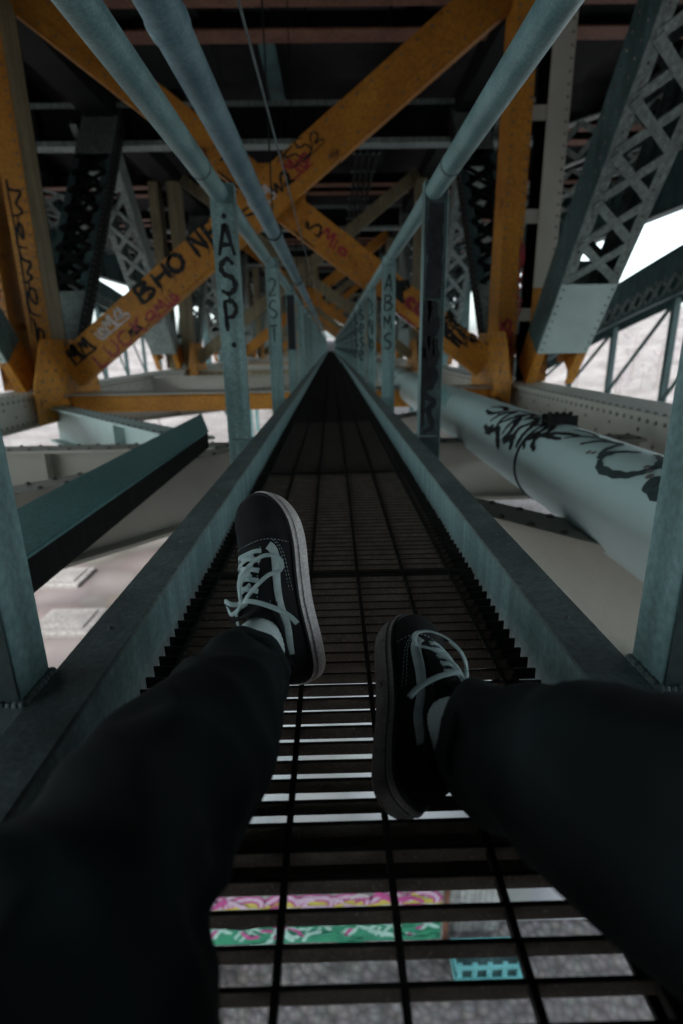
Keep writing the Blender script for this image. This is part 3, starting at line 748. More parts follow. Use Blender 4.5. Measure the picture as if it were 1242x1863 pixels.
# ------------------------------------------------------------------ deck above
t = thing('bridge_deck', (-.7, 30, 5.2), 'dark concrete road deck forming the roof over the walkway', 'bridge deck')
DX0, DX1 = -9.3, 7.9
b = MB(); b.box((DX0, -20, 5.35), (DX1, 110, 5.7)); b.build('slab', 'slab', t)
for x in (-7.4, -5.6, -2.9, -.88, 1.25, 3.9, 5.8):
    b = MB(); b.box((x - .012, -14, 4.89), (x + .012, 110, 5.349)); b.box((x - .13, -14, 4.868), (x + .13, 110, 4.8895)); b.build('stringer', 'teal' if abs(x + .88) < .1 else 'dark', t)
for x, s in ((DX0 + .1, -1), (DX1 - .1, 1)):
    b = MB(); b.box((x - .012, -14, 3.30), (x + .012, 110, 5.349)); b.box((x - .15, -14, 3.275), (x + .15, 110, 3.2995))
    for i in range(60):
        y = -12 + i * 1.9; b.box((x - .11, y - .01, 3.30), (x - .0125, y + .01, 5.34)); b.box((x + .0125, y - .01, 3.30), (x + .11, y + .01, 5.34))
    b.build('fascia_girder', 'teal', t)
FB = 'twin floor beams under the deck'
def floor_beam(y, label):
    t = thing('floor_beam', (-.7, y, 4.6), label, 'beam', FB)
    b = MB(); b.box((DX0 + .13, y - .17, 4.58), (DX1 - .13, y + .17, 4.604)); b.build('bottom_flange', 'pink', t)
    b = MB(); b.box((DX0 + .13, y - .008, 4.6045), (DX1 - .13, y + .008, 4.867))
    for x in [DX0 + 1 + i * 1.15 for i in range(14)]: b.box((x - .008, y - .15, 4.605), (x + .008, y - .0085, 4.866))
    b.build('web', 'dark', t)  # dark colour stands in for shade on the unlit web
    return t
ys = [-7.1, -6.3, -3.35, -2.55, .4, 1.2, 4.2, 5.0, 8.25, 9.1, 12.6, 13.4, 16.4, 17.2, 20.2, 21, 24, 24.8, 27.8, 28.6, 31.6, 35.4, 39.2, 43, 46.8, 50.6, 54.4, 58, 62, 66]
fb = None
for i, y in enumerate(ys):
    lab = {8: 'floor beam with a pink bottom flange at the very top of the view', 9: 'floor beam with a pink bottom flange just above the orange X', 10: 'floor beam above the plate strut past the nearest X frame', 11: 'floor beam just behind the plate strut past the nearest X frame'}.get(i, 'floor beam deep in the dark under the far deck')
    if fb is None: fb = floor_beam(y, lab)
    else:
        c = copy_tree(fb); c.location.y = y; c['label'] = lab
for x0, x1, lab in ((-3.55, -1.72, 'wide sooty box girder overhead on the left above the conduit pipe'), (2.95, 4.3, 'sooty box girder overhead on the right above the laced diagonal')):
    t = thing('box_girder', ((x0 + x1) / 2, 0, 4.2), lab, 'girder', 'sooty box girders under the deck')
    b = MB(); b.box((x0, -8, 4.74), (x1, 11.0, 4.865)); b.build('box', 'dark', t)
    b = MB(); b.box((x0 - .05, -8, 4.72), (x1 + .05, 11.0, 4.7395)); b.build('flange', 'dark', t)
# bundle of four conduits under the deck
t = thing('conduit_bundle', (.75, 12, 4.0), 'bundle of four dark conduits on ladder rungs under the far deck', 'conduits')
for i in range(4):
    b = MB(); x = .56 + i * .12; b.tube([(x, 11.6, 3.93), (x, 66, 3.93)], .035, 12); b.build('conduit', 'dark', t)
for k in range(24):
    b = MB(); y = 11.9 + k * 1.1; b.box((.48, y - .03, 3.972), (1.0, y + .03, 3.998)); b.build('rung', 'lace', t)

# brackets outside the trusses
for sx, xa, xb, lab in ((-1, XL - .3, DX0 + .3, 'laced bracket outside the left truss'), (1, XR + .3, DX1 - .3, 'laced bracket outside the right truss')):
    pr = None
    for k in range(5):
        y = Y0 + .6 + PAN * .5 * k
        if pr is not None:
            c = copy_tree(pr); c.location.y = y; c['label'] = lab + (' past the nearest X frame' if k < 3 else ' far down the bridge'); continue
        t = thing('deck_bracket', (xa, y, 4), lab + ' level with the nearest X frame', 'bracket', 'laced deck brackets')
        b = MB()
        b.beam((xa, y, 2.6), (xb, y, 4.3), .22, .02, (0, 1, 0), 0); b.beam((xa, y, 3.1), (xb, y, 4.5), .22, .02, (0, 1, 0), 0)
        b.build('flange', 'lace', t)
        b = MB(); lacing(b, (xa, y - .1, 2.85), (xb, y - .1, 4.4), (0, 0, 1), (0, -1, 0), .40, .5, .07, .012, 0); b.build('lacing', 'lace', t)
        pr = t

# ------------------------------------------------------------------ arch ribs outside
def arch_rib(x, inner, label, sh=0):
    t = thing('arch_rib', (x, 10, 0), label, 'arch', 'arch ribs outside the trusses')
    f = lambda y: 2.7 - .00715 * (y - sh + 4) ** 2
    b = MB(); ysq = [-6 + sh + i * 1.0 for i in range(42)]
    for i in range(len(ysq) - 1):
        p = V((x, ysq[i], f(ysq[i]))); q = V((x, ysq[i + 1], f(ysq[i + 1])))
        b.beam(p + V((0, 0, .33)), q + V((0, 0, .33)), .60, .03, (1, 0, 0), 0)
        b.beam(p + V((inner * .25, 0, .13)), q + V((inner * .25, 0, .13)), .02, .36, (1, 0, 0), 0)
        b.beam(p + V((-inner * .25, 0, .0)), q + V((-inner * .25, 0, .0)), .02, .6, (1, 0, 0), 0)
        b.beam(p + V((inner * .25, 0, -.33)), q + V((inner * .25, 0, -.33)), .09, .06, (1, 0, 0), 0)
        if i < 30:
            for q_ in range(4): b.rivet(p.lerp(q, q_ / 4) + V((inner * .262, 0, -.01)), (inner, 0, 0), .022, 1)
    b.build('rib', ['teal', 'lace'], t)
    b = MB()
    for i in range(30):
        p = V((x + inner * .265, ysq[i], f(ysq[i]) - .18)); q = V((x + inner * .265, ysq[i + 1], f(ysq[i + 1]) - .18))
        lacing(b, p, q, (0, 0, 1), (inner, 0, 0), .30, .34, .06, .012, 0)
    b.build('lacing', 'lace', t)
    zb = -.62
    for i in range(10):
        y = 1.7 + sh + i * 1.9
        if f(y) - .35 < zb + .2: break
        b = MB(); b.beam((x, y, zb), (x, y, f(y) - .30), .10, .10, (1, 0, 0), 0); b.build('hanger_post', 'teal', t)
        if i:
            b = MB(); b.beam((x + .06 * inner, y, zb + .03), (x + .06 * inner, y - 1.85, f(y - 1.9) - .45), .04, .05, (1, 0, 0), 0); b.build('thin_diagonal', 'teal', t)
    b = MB(); b.box((x - .12, -6 + sh, zb - .06), (x + .12, 20 + sh, zb)); b.build('bottom_rail', 'cream', t)
    # approach columns supporting the deck from the rib
    for i in range(7):
        y = 16.5 + sh + i * 3.75; z0 = max(f(y), -7.2) + .2
        b = MB(); b.box((x - .16, y - .16, z0), (x + .16, y + .16, 3.6)); b.build('spandrel_column', 'teal', t)
    return t
arch_rib(5.6, -1, 'dark teal arch rib sloping down outside the right truss')
arch_rib(-7.0, 1, 'dark teal arch rib sloping down outside the left truss', 12)

# ------------------------------------------------------------------ ground
GZ = -7.0
def ground_h(x, y):
    d = max(0, abs(x + .7) - 20) / 75; s = min(1, d); s = s * s * (3 - 2 * s)
    h = GZ + s * 12.0
    e = max(0, y - 55) / 60; e = min(1, e); h += (e * e * (3 - 2 * e)) * 8.5 * (1 - s * .6)
    if abs(x) > 12 or y > 26: h += .9 * noise.noise(V((x * .045, y * .045, 0))) * min(1, (max(abs(x) - 12, y - 26)) / 10)
    return h
b = MB(); gx = [-420, -300, -200, -150] + [-120 + i * 4 for i in range(61)] + [150, 200, 300, 420]; gy = [-300, -200, -120, -80] + [-50 + i * 4 for i in range(56)] + [200, 260, 340, 420]
vs = [(x, y, ground_h(x, y)) for y in gy for x in gx]; nx = len(gx)
b.add(vs, [(j * nx + i, j * nx + i + 1, (j + 1) * nx + i + 1, (j + 1) * nx + i) for j in range(len(gy) - 1) for i in range(nx - 1)], 0, True)
tag(b.build('ground', 'ground'), kind='structure')
b = MB(); b.add([(-5.2, 5.35, GZ + .02), (5.5, 5.35, GZ + .02), (5.5, 17.5, GZ + .02), (-5.2, 17.5, GZ + .02)], [(0, 1, 2, 3)])
tag(b.build('pavement', 'apron'), kind='structure')
b = MB(); b.add([(-17, 9, GZ + .016), (-5.21, 9, GZ + .016), (-2.5, 17.6, GZ + .016), (-2.5, 34, GZ + .016), (-17, 34, GZ + .016)], [(0, 1, 2, 3, 4)])
tag(b.build('pavement', 'apron2'), kind='structure')

t = thing('light_blocker', (-.7, -14.5, GZ), 'unseen added concrete wall blocking light from behind the photographer', 'blocker')  # unseen wall added behind the camera to block light from there
b = MB(); b.box((-10, -15.4, GZ - 1), (8.6, -13.6, 4.0)); b.build('blocker_wall', 'slab', t)
b = MB(); b.box((-10.4, -15.7, 4.001), (9.0, -13.3, 4.7)); b.build('cap', 'slab', t)
# graffiti wall far below the grating
def piece(b, x0, x1, z0, z1, y):
    """wild-style lettering band: filled blobs with outlines and highlights"""
    r2 = random.Random(77); n = V((0, -1, 0)); W = x1 - x0; H = z1 - z0
    b.add([(x0, y - .002, z0 + H * .48), (x1, y - .002, z0 + H * .48), (x1, y - .002, z0 + H * .64), (x0, y - .002, z0 + H * .64)], [(0, 1, 2, 3)], 3)
    b.add([(x0, y - .002, z0), (x1, y - .002, z0), (x1, y - .002, z0 + H * .48), (x0, y - .002, z0 + H * .48)], [(0, 1, 2, 3)], 4)
    k = int(W / .42)
    for i in range(k):
        x = x0 + (i + .5) * W / k; p = [(x - .24, z0 + H * .60), (x - .16, z0 + H * (.66 + .06 * r2.random())), (x, z0 + H * (.70 + .05 * r2.random())), (x + .15, z0 + H * .67), (x + .12 + .06 * r2.random(), z0 + H * .57)]
        q = smooth([V((a, y - .006, c)) for a, c in p], 6); b.ribbon(q, n, .13, 1); b.ribbon([v - V((0, .002, 0)) for v in q], n, .06, 2)
        q = smooth([V((x - .18 + r2.uniform(-.05, .05), y - .006, z0 + H * .08)), V((x - .02, y - .006, z0 + H * (.2 + .1 * r2.random()))), V((x + .16, y - .006, z0 + H * .44))], 6)
        b.ribbon(q, n, .15, 5); b.ribbon([v - V((0, .002, 0)) for v in q], n, .05, 4 if i % 2 else 1)
        q = smooth([V((x - .05, y - .010, z0 + H * .36)), V((x + .08, y - .010, z0 + H * .25)), V((x + .2, y - .010, z0 + H * .20))], 6); b.ribbon(q, n, .06, 1 if i % 3 == 0 else 5)
        q = smooth([V((x - .2, y - .011, z0 + H * .5)), V((x, y - .011, z0 + H * .56)), V((x + .2, y - .011, z0 + H * .52))], 6); b.ribbon(q, n, .035, 7)
def wild(b, x0, x1, z0, z1, y):
    r3 = random.Random(5); n = V((0, -1, 0))
    for i in range(120):
        x = r3.uniform(x0, x1); z = r3.uniform(z0, z1); top = (z - z0) / (z1 - z0) > .5
        mi = r3.choice((1, 2, 3, 1, 7, 2)) if top else r3.choice((4, 5, 4, 5, 6, 1, 4))
        a = r3.uniform(-.9, .9); l = r3.uniform(.08, .26)
        q = smooth([V((x - l * math.cos(a), y - .016 - .0002 * i, z - l * math.sin(a) * .6)), V((x + r3.uniform(-.06, .06), y - .016 - .0002 * i, z + r3.uniform(-.08, .08))), V((x + l * math.cos(a), y - .016 - .0002 * i, z + l * math.sin(a) * .6))], 5)
        b.ribbon(q, n, r3.uniform(.025, .09), mi)
t = thing('concrete_wall', (-1, 5.1, GZ), 'concrete wall far below the grating, painted with a pink, yellow and green graffiti piece', 'wall')
b = MB(); b.box((-4.5, 5.09, GZ - .2), (1.28, 5.5, GZ + 1.45)); piece(b, -3.6, 1.24, GZ + .10, GZ + 1.22, 5.09); wild(b, -3.4, 1.1, GZ + .12, GZ + .95, 5.09)
b.build('wall_face', ['conc', 'magenta', 'lilac', 'yellow', 'green', 'mint', 'ink', 'white'], t)
b = MB(); b.box((1.281, 5.25, GZ - .2), (2.05, 5.5, GZ + 1.3)); b.box((1.27, 5.06, GZ + .0), (1.33, 5.24, GZ + 1.46), 1); b.build('return', ['conc', 'pink'], t)
t = thing('crate', (1.75, 4.62, GZ), 'cyan open crate standing on the gravel below the grating, beside the graffiti wall', 'crate')
cw, cd, chh = .74, .26, .27; ox, oy = 1.40, 4.66
for i in range(5):
    x = ox + i * cw / 4
    for yy in (oy, oy + cd):
        b = MB(); b.box((x - .03, yy, GZ), (x + .03, yy + .03, GZ + chh)); b.build('upright', 'cyan', t)
b = MB(); b.box((ox - .02, oy + .031, GZ + .035), (ox + cw + .02, oy + cd - .001, GZ + .19)); b.build('liner', 'teal', t)
b = MB()
for z in (0, .21):
    b.box((ox - .04, oy - .021, GZ + z), (ox + cw + .04, oy - .001, GZ + z + .06)); b.box((ox - .04, oy + cd + .031, GZ + z), (ox + cw + .04, oy + cd + .051, GZ + z + .06))
    b.box((ox - .06, oy - .02, GZ + z), (ox - .041, oy + cd + .05, GZ + z + .06)); b.box((ox + cw + .041, oy - .02, GZ + z), (ox + cw + .06, oy + cd + .05, GZ + z + .06))
b.box((ox - .04, oy, GZ + .01), (ox + cw + .04, oy + cd + .03, GZ + .03))
b.build('slats', 'cyan', t)

# footings and a brick-red panel seen through the gap on the left
def footing(x, y, sx, sy, h, lab):
    z = ground_h(x, y); t = thing('footing', (x, y, z), lab, 'footing', 'concrete footings below the bridge')
    b = MB(); b.box((x - sx / 2, y - sy / 2, z - .6), (x + sx / 2, y + sy / 2, z + h)); b.build('base', 'conc2', t, bevel=.05)
    b = MB(); b.box((x - sx * .36, y - sy * .36, z + h + .002), (x + sx * .36, y + sy * .36, z + h + .05)); b.build('cap', 'conc2', t, bevel=.04)
footing(-9.2, 17.2, 1.5, 1.5, .16, 'square concrete footing on the ground beyond the teal trough')
footing(-7.6, 14.0, 1.7, 1.5, .16, 'square concrete footing on the ground nearest the left near post')
footing(-4.9, 19.5, 1.2, 5.0, 1.6, 'long concrete footing with pinkish earth beside it')
b = MB()
for i in range(14):
    a = i / 14 * 2 * math.pi; b.v.append(V((-4.6 + 2.1 * math.cos(a) * (1 + .12 * math.sin(3 * a)), 23.0 + 4 * math.sin(a) * (1 + .1 * math.cos(2 * a)), GZ + .02)))
b.f.append(list(range(14))); b.m.append(0); b.s.append(False)
tag(b.build('path', 'pink'), kind='structure')

# ------------------------------------------------------------------ winter trees
def tree_proto(seed, h):
    r2 = random.Random(seed); tr = MB(); cr = MB()
    tr.tube([(0, 0, -.6), (.05, 0, h * .25), (-.08, .06, h * .5), (.05, .02, h * .8)], [.22, .17, .11, .04], 8)
    def br(p, d, l, r, dep):
        q = p + d * l; mid = p.lerp(q, .5) + V((r2.uniform(-.1, .1), r2.uniform(-.1, .1), r2.uniform(-.05, .1))) * l
        cr.tube([p, mid, q], [r, r * .75, r * .45], 4 if dep else 5, 0, False)
        if dep == 0: return
        for i in range(4 if dep > 1 else 5):
            dd = (d + V((r2.uniform(-1, 1), r2.uniform(-1, 1), r2.uniform(-.25, .75))) * .85).normalized()
            br(p.lerp(q, r2.uniform(.35, 1)), dd, l * r2.uniform(.45, .7), r * .5, dep - 1)
    for i in range(9):
        z = h * r2.uniform(.25, .75); a = i * 2.4
        br(V((0, 0, z)), V((math.cos(a), math.sin(a), r2.uniform(.3, 1.1))).normalized(), h * r2.uniform(.2, .34), .06, 2)
    return tr, cr
TG = 'bare trees on the slopes'
pro = []
for s_, h_ in ((1, 9), (2, 7.5), (3, 11)):
    t = thing('bare_tree', (0, 0, 0), 'bare winter tree on the pale slope', 'tree', TG)
    a, c = tree_proto(s_, h_); a.build('trunk', 'bark', t); c.build('crown', 'twig', t); pro.append(t)
r2 = random.Random(4); spots = []
for i in range(34): spots.append((30 + 1.5 * i + r2.uniform(-2, 2), 62 + r2.uniform(-10, 30) + i * 1.3))
for i in range(34): spots.append((-18 - 1.5 * i + r2.uniform(-2, 2), 42 + r2.uniform(-12, 26)))
for i, (x, y) in enumerate(spots):
    o = pro[i] if i < 3 else copy_tree(pro[i % 3])
    o.location = (x, y, ground_h(x, y)); o.rotation_euler.z = r2.uniform(0, 6.28); s_ = r2.uniform(.35, .75); o.scale = (s_, s_, s_)
    o['label'] = 'bare winter tree on the pale slope outside the right arch rib' if x > 0 else 'bare winter tree on the pale slope outside the left arch rib'

# ------------------------------------------------------------------ the person
def interp(tab, u):
    for i in range(len(tab) - 1):
        if u <= tab[i + 1][0]:
            a, b_ = tab[i], tab[i + 1]; t_ = (u - a[0]) / (b_[0] - a[0]); t_ = t_ * t_ * (3 - 2 * t_) if False else t_
            return a[1] + (b_[1] - a[1]) * t_
    return tab[-1][1]
def spl(tab, u):
    """smooth interpolation of a table"""
    n = len(tab)
    for i in range(n - 1):
        if u <= tab[i + 1][0] or i == n - 2:
            x0, y0 = tab[i]; x1, y1 = tab[i + 1]; t_ = min(1, max(0, (u - x0) / (x1 - x0)))
            m0 = (tab[i + 1][1] - tab[i - 1][1]) / (tab[i + 1][0] - tab[i - 1][0]) if i > 0 else (y1 - y0) / (x1 - x0)
            m1 = (tab[i + 2][1] - tab[i][1]) / (tab[i + 2][0] - tab[i][0]) if i < n - 2 else (y1 - y0) / (x1 - x0)
            d = x1 - x0; t2 = t_ * t_; t3 = t2 * t_
            return (2 * t3 - 3 * t2 + 1) * y0 + (t3 - 2 * t2 + t_) * d * m0 + (-2 * t3 + 3 * t2) * y1 + (t3 - t2) * d * m1
LSH = .292
HW = [(0, .004), (.006, .0125), (.018, .0195), (.04, .0255), (.08, .0305), (.2, .0345), (.38, .0345), (.52, .0395), (.66, .0465), (.78, .0485), (.87, .0445), (.94, .034), (.975, .0225), (.992, .012), (1, .003)]
UH = [(0, .010), (.012, .034), (.03, .048), (.07, .056), (.16, .056), (.28, .052), (.38, .066), (.46, .067), (.56, .058), (.66, .047), (.76, .0385), (.86, .0335), (.93, .027), (.975, .017), (1, .004)]
CO = [(0, .0), (.25, -.001), (.5, .002), (.75, .004), (1, -.004)]   # + towards the big toe side
def sneaker(heel, d, up_hint, roll, medial, parent, jeans_dir):
    """medial = +1 when the big-toe side is local +x"""
    d = V(d).normalized(); up = V(up_hint); up = (up - d * up.dot(d)).normalized()
    up = Matrix.Rotation(roll, 3, d) @ up; sx = d.cross(up)
    heel = V(heel)
    def W(x, y, z): return heel + sx * x + d * y + up * z
    Z0 = .027
    def cen(u): return spl(CO, u) * medial
    def S(u, v, off=0.0):
        """upper surface: v=-1..1 from local -x side over the instep to +x side"""
        def raw(u, v):
            a = v * math.pi / 2; w = spl(HW, u) - .0025; h = spl(UH, u); s_ = math.sin(a); c_ = math.cos(a); e = .72
            return V((cen(u) + w * math.copysign(abs(s_) ** e, s_) * (1 - .10 * c_ * abs(s_)), u * LSH, Z0 + h * max(c_, 0) ** .78))
        p = raw(u, v); du = raw(min(u + .01, 1), v) - raw(max(u - .01, 0), v); dv = raw(u, min(v + .02, 1)) - raw(u, max(v - .02, -1))
        n = dv.cross(du)
        if n.length < 1e-12: n = V((0, 0, 1))
        n.normalize()
        if n.dot(p - V((cen(u), u * LSH, Z0))) < 0: n = -n
        p = p + n * off
        nw = sx * n.x + d * n.y + up * n.z
        return W(p.x, p.y, p.z), nw
    # root part: the upper
    b = MB(); nu, nv = 60, 40; vs = []
    us = [i / nu for i in range(nu + 1)]
    for u in us:
        for j in range(nv + 1): vs.append(S(u, -1 + 2 * j / nv)[0])
    fs = []; n1 = nv + 1
    for i in range(nu):
        for j in range(nv): fs.append((i * n1 + j, i * n1 + j + 1, (i + 1) * n1 + j + 1, (i + 1) * n1 + j))
    b.add(vs, fs, 0, True)
    b.add([vs[j] for j in range(n1)], [tuple(range(n1))], 0)
    up_o = b.build('sneaker', ['suede'], parent)
    # suede overlays: toe cap edge, eyelet stays, heel counter (thin raised sheets)
    b = MB()
    def sheet(uv, off, mi=0):
        q = [[S(u, v, off)[0] for (u, v) in row] for row in uv]; k = len(q[0]); vs = [p for row in q for p in row]
        b.add(vs, [(i * k + j, i * k + j + 1, (i + 1) * k + j + 1, (i + 1) * k + j) for i in range(len(q) - 1) for j in range(k - 1)], mi, True)
    sheet([[(.715 + .275 * i / 12 - .035 * (1 - i / 12) * abs(-1 + 2 * j / 20) ** 2, -.97 + 1.94 * j / 20) for j in range(21)] for i in range(13)], .0011)
    for s_ in (-1, 1):
        sheet([[(.40 + .29 * i / 10, s_ * (.24 + .26 * j / 6)) for j in range(7)] for i in range(11)], .0012)
    b.build('toe_cap', 'suede', up_o)
    # tongue
    b = MB(); sheet([[(.385 + .31 * i / 10, -.22 + .44 * j / 8) for j in range(9)] for i in range(11)], .0008)
    tt, tn = S(.385, 0, .002)
    b.strap([S(.41, 0, .002)[0], S(.385, 0, .004)[0], tt + up * .016 - d * .006], [S(.41, 0)[1]] * 3, .052, .005)
    b.build('tongue', 'canvas', up_o)
    # side stripe on both sides
    for s_ in (-1, 1):
        b = MB(); pa = smooth([(.675, .46, 0), (.66, .54, 0), (.63, .615, 0), (.58, .66, 0), (.50, .685, 0), (.43, .70, 0), (.37, .70, 0), (.30, .675, 0), (.22, .65, 0), (.14, .64, 0)], 5)
        q = [S(p.x, s_ * p.y, .0016) for p in pa]; k = len(q)
        b.strap([a for a, _ in q], [n for _, n in q], [.013 - .004 * max(0, i / k - .5) for i in range(k)], .0018)
        b.build('side_stripe', 'stripe', up_o)
    # white stitching dashes
    b = MB()
    def stitch(pa, off=.0018, ln=.0026, gap=.0022):
        q = smooth([(u, v, 0) for u, v in pa], 30); acc = 0; prev = None; start = None
        pts = [S(p.x, p.y, off) for p in q]
        i = 0
        while i < len(pts) - 1:
            j = i; L_ = 0
            while j < len(pts) - 1 and L_ < ln: L_ += (pts[j + 1][0] - pts[j][0]).length; j += 1
            if j > i: b.strap([pts[i][0], pts[j][0]], [pts[i][1], pts[j][1]], .0007, .0006)
            L_ = 0; i = j
            while i < len(pts) - 1 and L_ < gap: L_ += (pts[i + 1][0] - pts[i][0]).length; i += 1
    stitch([(.676, -.93), (.70, -.6), (.712, -.3), (.714, 0), (.712, .3), (.70, .6), (.676, .93)])
    for s_ in (-1, 1):
        for dv in (0, .045):
            stitch([(.70, s_ * (.56 + dv)), (.66, s_ * (.70 + dv)), (.60, s_ * (.80 + dv)), (.52, s_ * (.86 + dv)), (.44, s_ * (.90 + dv))])
        stitch([(.41, s_ * .52), (.36, s_ * .56), (.28, s_ * .5)])
        stitch([(.68, s_ * .26), (.55, s_ * .255), (.42, s_ * .25)])
    b.build('stitching', 'stripe', up_o)
    # sole: rings of the outline
    b = MB(); prof = [(-.006, -.004, 0), (-.0025, .0, 0), (.001, .0016, 1), (.010, .0032, 1), (.0185, .0030, 1), (.0194, .0040, 2), (.0212, .0040, 2), (.0220, .0026, 1), (.0275, .0020, 1), (.0300, .0006, 2), (.0308, -.0004, 2)]
    nn = 72; ring = []
    us2 = [0] + [.5 - .5 * math.cos(math.pi * (i + .0) / 36) for i in range(1, 36)] + [1]
    def outl(off):
        pts = []
        for s_ in (1, -1):
            seq = us2 if s_ > 0 else us2[::-1]
            for u in seq: pts.append(V((cen(u) + s_ * (spl(HW, u) + off), u * LSH, 0)))
        # push the ends outward for the rounded toe and heel
        for p in pts:
            u = p.y / LSH
            if u > .5: p.y += off * ((u - .5) * 2) ** 4
            else: p.y -= off * ((.5 - u) * 2) ** 4
        return pts
    rings = []
    for z, off, mi in prof:
        rings.append([W(p.x, p.y, z + (.004 * max(0, p.y / LSH - .78) / .22)) for p in outl(off)])
    k = len(rings[0])
    for i in range(len(rings) - 1):
        b.add(rings[i] + rings[i + 1], [(j, (j + 1) % k, k + (j + 1) % k, k + j) for j in range(k)], prof[i + 1][2], True)
    b.add(rings[0][::-1], [tuple(range(k))], 0); b.add(rings[-1], [tuple(range(k))], 2)
    b.build('sole', ['gum', 'foxing' if medial > 0 else 'foxshade', 'blackline'], up_o)
    # padded collar
    b = MB(); loop = []
    for i in range(13): u = .40 - .33 * i / 12; loop.append(S(u, .60 - .10 * math.sin(i / 12 * math.pi), .001)[0])
    for i in range(13): u = .07 + .33 * i / 12; loop.append(S(u, -.60 + .10 * math.sin(i / 12 * math.pi), .001)[0])
    b.tube(smooth(loop, 2), .0048, 10); b.build('collar', 'canvas', up_o)
    # laces: criss-cross rows then a bow
    b = MB(); rows = 5
    uu = [.655 - .048 * i for i in range(rows)]
    def lace_path(pa, lift=.0035, w=.0070, th=.0022, bulge=.0):
        q = smooth([(u, v, z) for u, v, z in pa], 5); P = [S(p.x, p.y, lift + p.z) for p in q]
        b.strap([a for a, _ in P], [n for _, n in P], w, th)
    lace_path([(uu[0], -.29, -.002), (uu[0] + .004, -.15, .001), (uu[0] + .004, .15, .001), (uu[0], .29, -.002)])
    for i in range(1, rows):
        lace_path([(uu[i - 1] - .006, .10, -.001), (uu[i] + .020, -.05, .0005), (uu[i], -.29, -.001)], w=.0072)
        lace_path([(uu[i - 1] - .006, -.10, .001), (uu[i] + .020, .05, .0025), (uu[i], .29, -.001)], w=.0072)
    kp, kn = S(.425, 0, .009); 
    b.tube([kp - sx * .007, kp + kn * .003, kp + sx * .007], [.004, .0065, .004], 10)
    def L3(pts, w=.0068, th=.002):
        pp = smooth([kp + sx * a + d * c + kn * e for a, c, e in pts], 6)
        cen_ = kp - kn * .05 - d * .02
        b.strap(pp, [(p - cen_).normalized() * .6 + kn * .4 for p in pp], w, th)
    m = medial
    L3([(0, 0, .002), (m * .012, .028, .010), (m * .032, .046, .003), (m * .050, .054, -.012), (m * .063, .046, -.024), (m * .060, .030, -.026), (m * .045, .026, -.012), (m * .022, .010, .004), (0, -.002, .002)])
    L3([(0, 0, .001), (m * .018, .0, .006), (m * .036, -.012, -.008), (m * .050, -.030, -.026), (m * .056, -.046, -.036)])
    L3([(0, 0, .001), (-m * .014, .004, .008), (-m * .028, .012, .006), (-m * .034, .002, -.002), (-m * .026, -.008, .0), (0, -.002, .002)])
    L3([(0, 0, .001), (-m * .010, -.008, .005), (-m * .024, -.022, -.004), (-m * .034, -.040, -.014)])
    L3([(0, .0, .002), (m * .006, .014, .008), (m * .020, .030, .010), (m * .034, .040, .004)], .006)
    b.build('laces', 'lacecloth', up_o)
    ank = W(cen(.2), .205 * LSH, .060)
    return up_o, ank, (sx, d, up), W

hl = V((-.036, .700, .007)); dl = V((-.074, .150, .250))
hr = V((.050, .452, .008)); dr = V((.048, .275, .052))
person = None
# skeleton in the pose of the photograph: sitting, knees dropped outwards
def leg_pts(ank, knee, hip): return ank, knee, hip
cam_loc = V((0, 0, .478))

body_pts = {}
def skinned(name, verts, edges, radii, mat, parent, sub=3, fold=None, root=0):
    me = bpy.data.meshes.new(name); me.from_pydata(verts, edges, []); me.update()
    o = bpy.data.objects.new(name, me); C.objects.link(o)
    md = o.modifiers.new('skin', 'SKIN'); md.use_smooth_shade = True; md.branch_smoothing = .6
    for i, r_ in enumerate(radii): me.skin_vertices[0].data[i].radius = (r_, r_)
    for i in range(len(radii)): me.skin_vertices[0].data[i].use_root = (i == root)
    ss = o.modifiers.new('sub', 'SUBSURF'); ss.levels = sub; ss.render_levels = sub
    dg = bpy.context.evaluated_depsgraph_get(); ev = o.evaluated_get(dg); m2 = bpy.data.meshes.new_from_object(ev)
    bpy.data.objects.remove(o); m2.name = name
    if fold:
        m2.calc_normals_split() if hasattr(m2, 'calc_normals_split') else None
        ns = [v.normal.copy() for v in m2.vertices]
        for v, n in zip(m2.vertices, ns): v.co = v.co + n * fold(v.co)
    m2.materials.clear(); m2.materials.append(M[mat])
    for p in m2.polygons: p.use_smooth = True; p.material_index = 0
    o2 = bpy.data.objects.new(name, m2); C.objects.link(o2)
    if parent: o2.parent = parent
    return o2

# ankles from the sneaker frames (computed before building, same formula)
def frame(heel, d, roll):
    d = d.normalized(); up = (cam_loc - heel); up = (up - d * up.dot(d)).normalized(); up = Matrix.Rotation(roll, 3, d) @ up
    return d.cross(up), d, up
ROLL_L, ROLL_R = R(-42), R(48)
fl = frame(hl, dl, ROLL_L); fr = frame(hr, dr, ROLL_R)
ankL = hl + fl[1] * .062 + fl[2] * .088; ankR = hr + fr[1] * .064 + fr[2] * .088
kneeL = V((-.155, .20, .17)); kneeR = V((.285, .125, .250))
hipL = V((-.085, -.20, .115)); hipR = V((.115, -.20, .115)); pel = V((.005, -.25, .135)); waist = V((.005, -.31, .30))
def mid(a, b_, t_, off=(0, 0, 0)): return a.lerp(b_, t_) + V(off)
bv = [pel, hipL, mid(hipL, kneeL, .5), kneeL, mid(kneeL, ankL, .35), mid(kneeL, ankL, .75), ankL, hl + fl[1] * .15 + fl[2] * .052,
      hipR, mid(hipR, kneeR, .5), kneeR, mid(kneeR, ankR, .35), mid(kneeR, ankR, .75), ankR, hr + fr[1] * .15 + fr[2] * .052, waist]
be = [(0, 1), (1, 2), (2, 3), (3, 4), (4, 5), (5, 6), (6, 7), (0, 8), (8, 9), (9, 10), (10, 11), (11, 12), (12, 13), (13, 14), (0, 15)]
